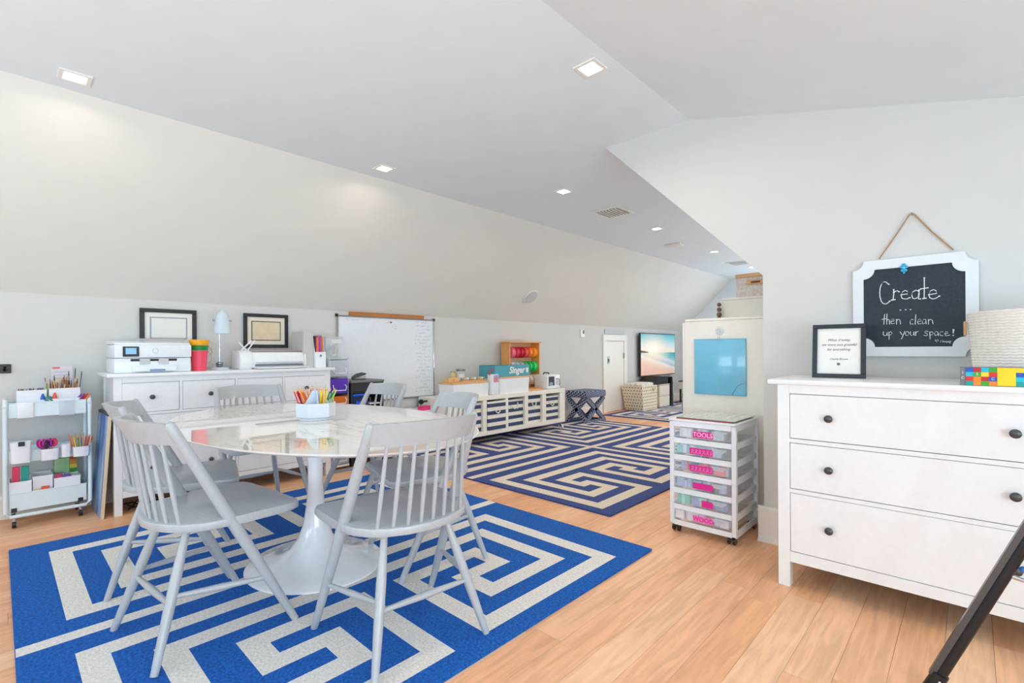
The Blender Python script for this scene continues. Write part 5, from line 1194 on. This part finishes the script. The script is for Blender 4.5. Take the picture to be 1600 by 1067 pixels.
B().prism(inn, -.024, -.0205, 0, 'xz').build('board', CHK, t, smooth=False)
CH_ = mat('chalk', (236, 242, 246), .8)
def strokes(data, r_, name):
    b = B()
    for l in data:
        pts = [(l[i] / 1000, -.0246, l[i + 1] / 1000) for i in range(0, len(l), 2)]
        b.tube(pts, r_, 6)
        for p in (pts[0], pts[-1]): b.ball(p, r_ * (1.75 if r_ > .0016 else 1.1), 8, sy=.5)
    b.build(name, CH_, t)
strokes(BIG, .0020, 'lettering'); strokes(SMALL, .0015, 'lettering'); strokes(TINY, .0010, 'lettering')
b = B()
for x_, z_ in ((-.043, -.014), (-.023, -.0135), (-.005, -.014), (.146, -.142)): b.ball((x_, -.0246, z_), .0032, 8, sy=.4)
b.build('chalk_dots', CH_, t)
TW_ = mat('jute', (176, 138, 96), .9, bump=.6, scale=200)
b = B(); pts = [(-.125, -.012, .245), (-.122, -.016, .252)]
for p in ((-.06, .352), (-.012, .436), (0, .450), (.012, .438), (.075, .345), (.148, .250)): pts.append((p[0], -.014, p[1]))
b.tube(pts, .0032, 8); b.build('rope', TW_, t)
t = thing('wall_nail', 'nail in the wall holding the rope of the chalkboard sign', 'nail', (-.21, YA, 1.744)); B().cyl((0, 0, 0), (0, -.022, 0), .002, .0035, 8).build('pin', GREYM, t)
t = thing('flower_clip', 'turquoise flower-shaped clip on the top edge of the chalkboard', 'clip', (-.238, YA - .035, 1.487)); AQ = mat('aqua_gloss', (20, 160, 215), .2, coat=.6)
for k in range(5): a = 2 * PI * k / 5 + .3; B().ball((.008 * math.cos(a), 0, .014 * math.sin(a)), .0085, 10, sy=.45).build('petal', AQ, t)
B().ball((0, -.004, 0), .005, 8, sy=.6).build('centre', mat('aqua_pale', (140, 215, 240), .3), t); B().box(-.004, .004, .001, .006, -.028, .01, bev=.001).build('clip_bar', AQ, t)

# ------------------------------------------------------------------ black easel leg at the lower right
t = thing('easel', 'black metal folding leg slanting across the lower right corner', 'stand', (-.105, 2.05, 0)); EB = mat('easel_black', (40, 40, 44), .32, metal=.4); K = 1.0
P0, P1 = Vector((0, 0, .0)), Vector((.44, 0, 1.10)); ax = (P1 - P0).normalized()
at_ = lambda s_: P0 + ax * s_
b = B(); side = Vector((0, 1, 0)).cross(ax).normalized()
b.cyl(at_(.03), at_(1.16), .0165, n=20); b.build('tube', EB, t)
b = B(); c = []
if side.x > 0: side = -side
b.loft([[b._v(at_(s_) + side * q + Vector((0, y_, 0))) for q, y_ in ((.011, -.012), (.011, .012), (.026, .012), (.026, -.012))] for s_ in (.06, 1.14)]); b.build('channel', mat('easel_grey', (92, 94, 98), .3, metal=.6), t, smooth=False)
b = B(); b.cyl(at_(.0) + Vector((0, 0, .004)), at_(.075), .0225, .0215, 20); b.build('foot', BLACK, t)
B().ball(at_(.055) + Vector((.004, -.0215, 0)), .0042, 8).build('rivet', CHROME, t)
B().cyl(at_(.462) + Vector((.015, -.004, 0)), at_(.462) + Vector((.045, -.004, -.006)), .006, n=10).build('wing_bolt', CHROME, t); B().ball(at_(.49) + Vector((.03, -.002, 0)), .012, 12, sz=.8).build('blue_knob', mat('knob_blue', (50, 120, 190), .4), t)
B().tube([at_(.455) + Vector((.02, 0, .0)), (.28, 0, .41), (.50, 0, .41)], .003, 6).build('brace_rod', CHROME, t)
P2, P3 = Vector((.88, 0, 0)), P1; q = (P3 - P2).normalized(); B().cyl(P2 + Vector((0, 0, .006)), P3, .0155, n=16).build('tube', EB, t); B().cyl(P2 + Vector((0, 0, .0)) , P2 + q * .075, .0215, n=16).build('foot', BLACK, t)
B().box(.38, .50, -.02, .02, 1.07, 1.13, bev=.006).build('top_joint', BLACK, t)
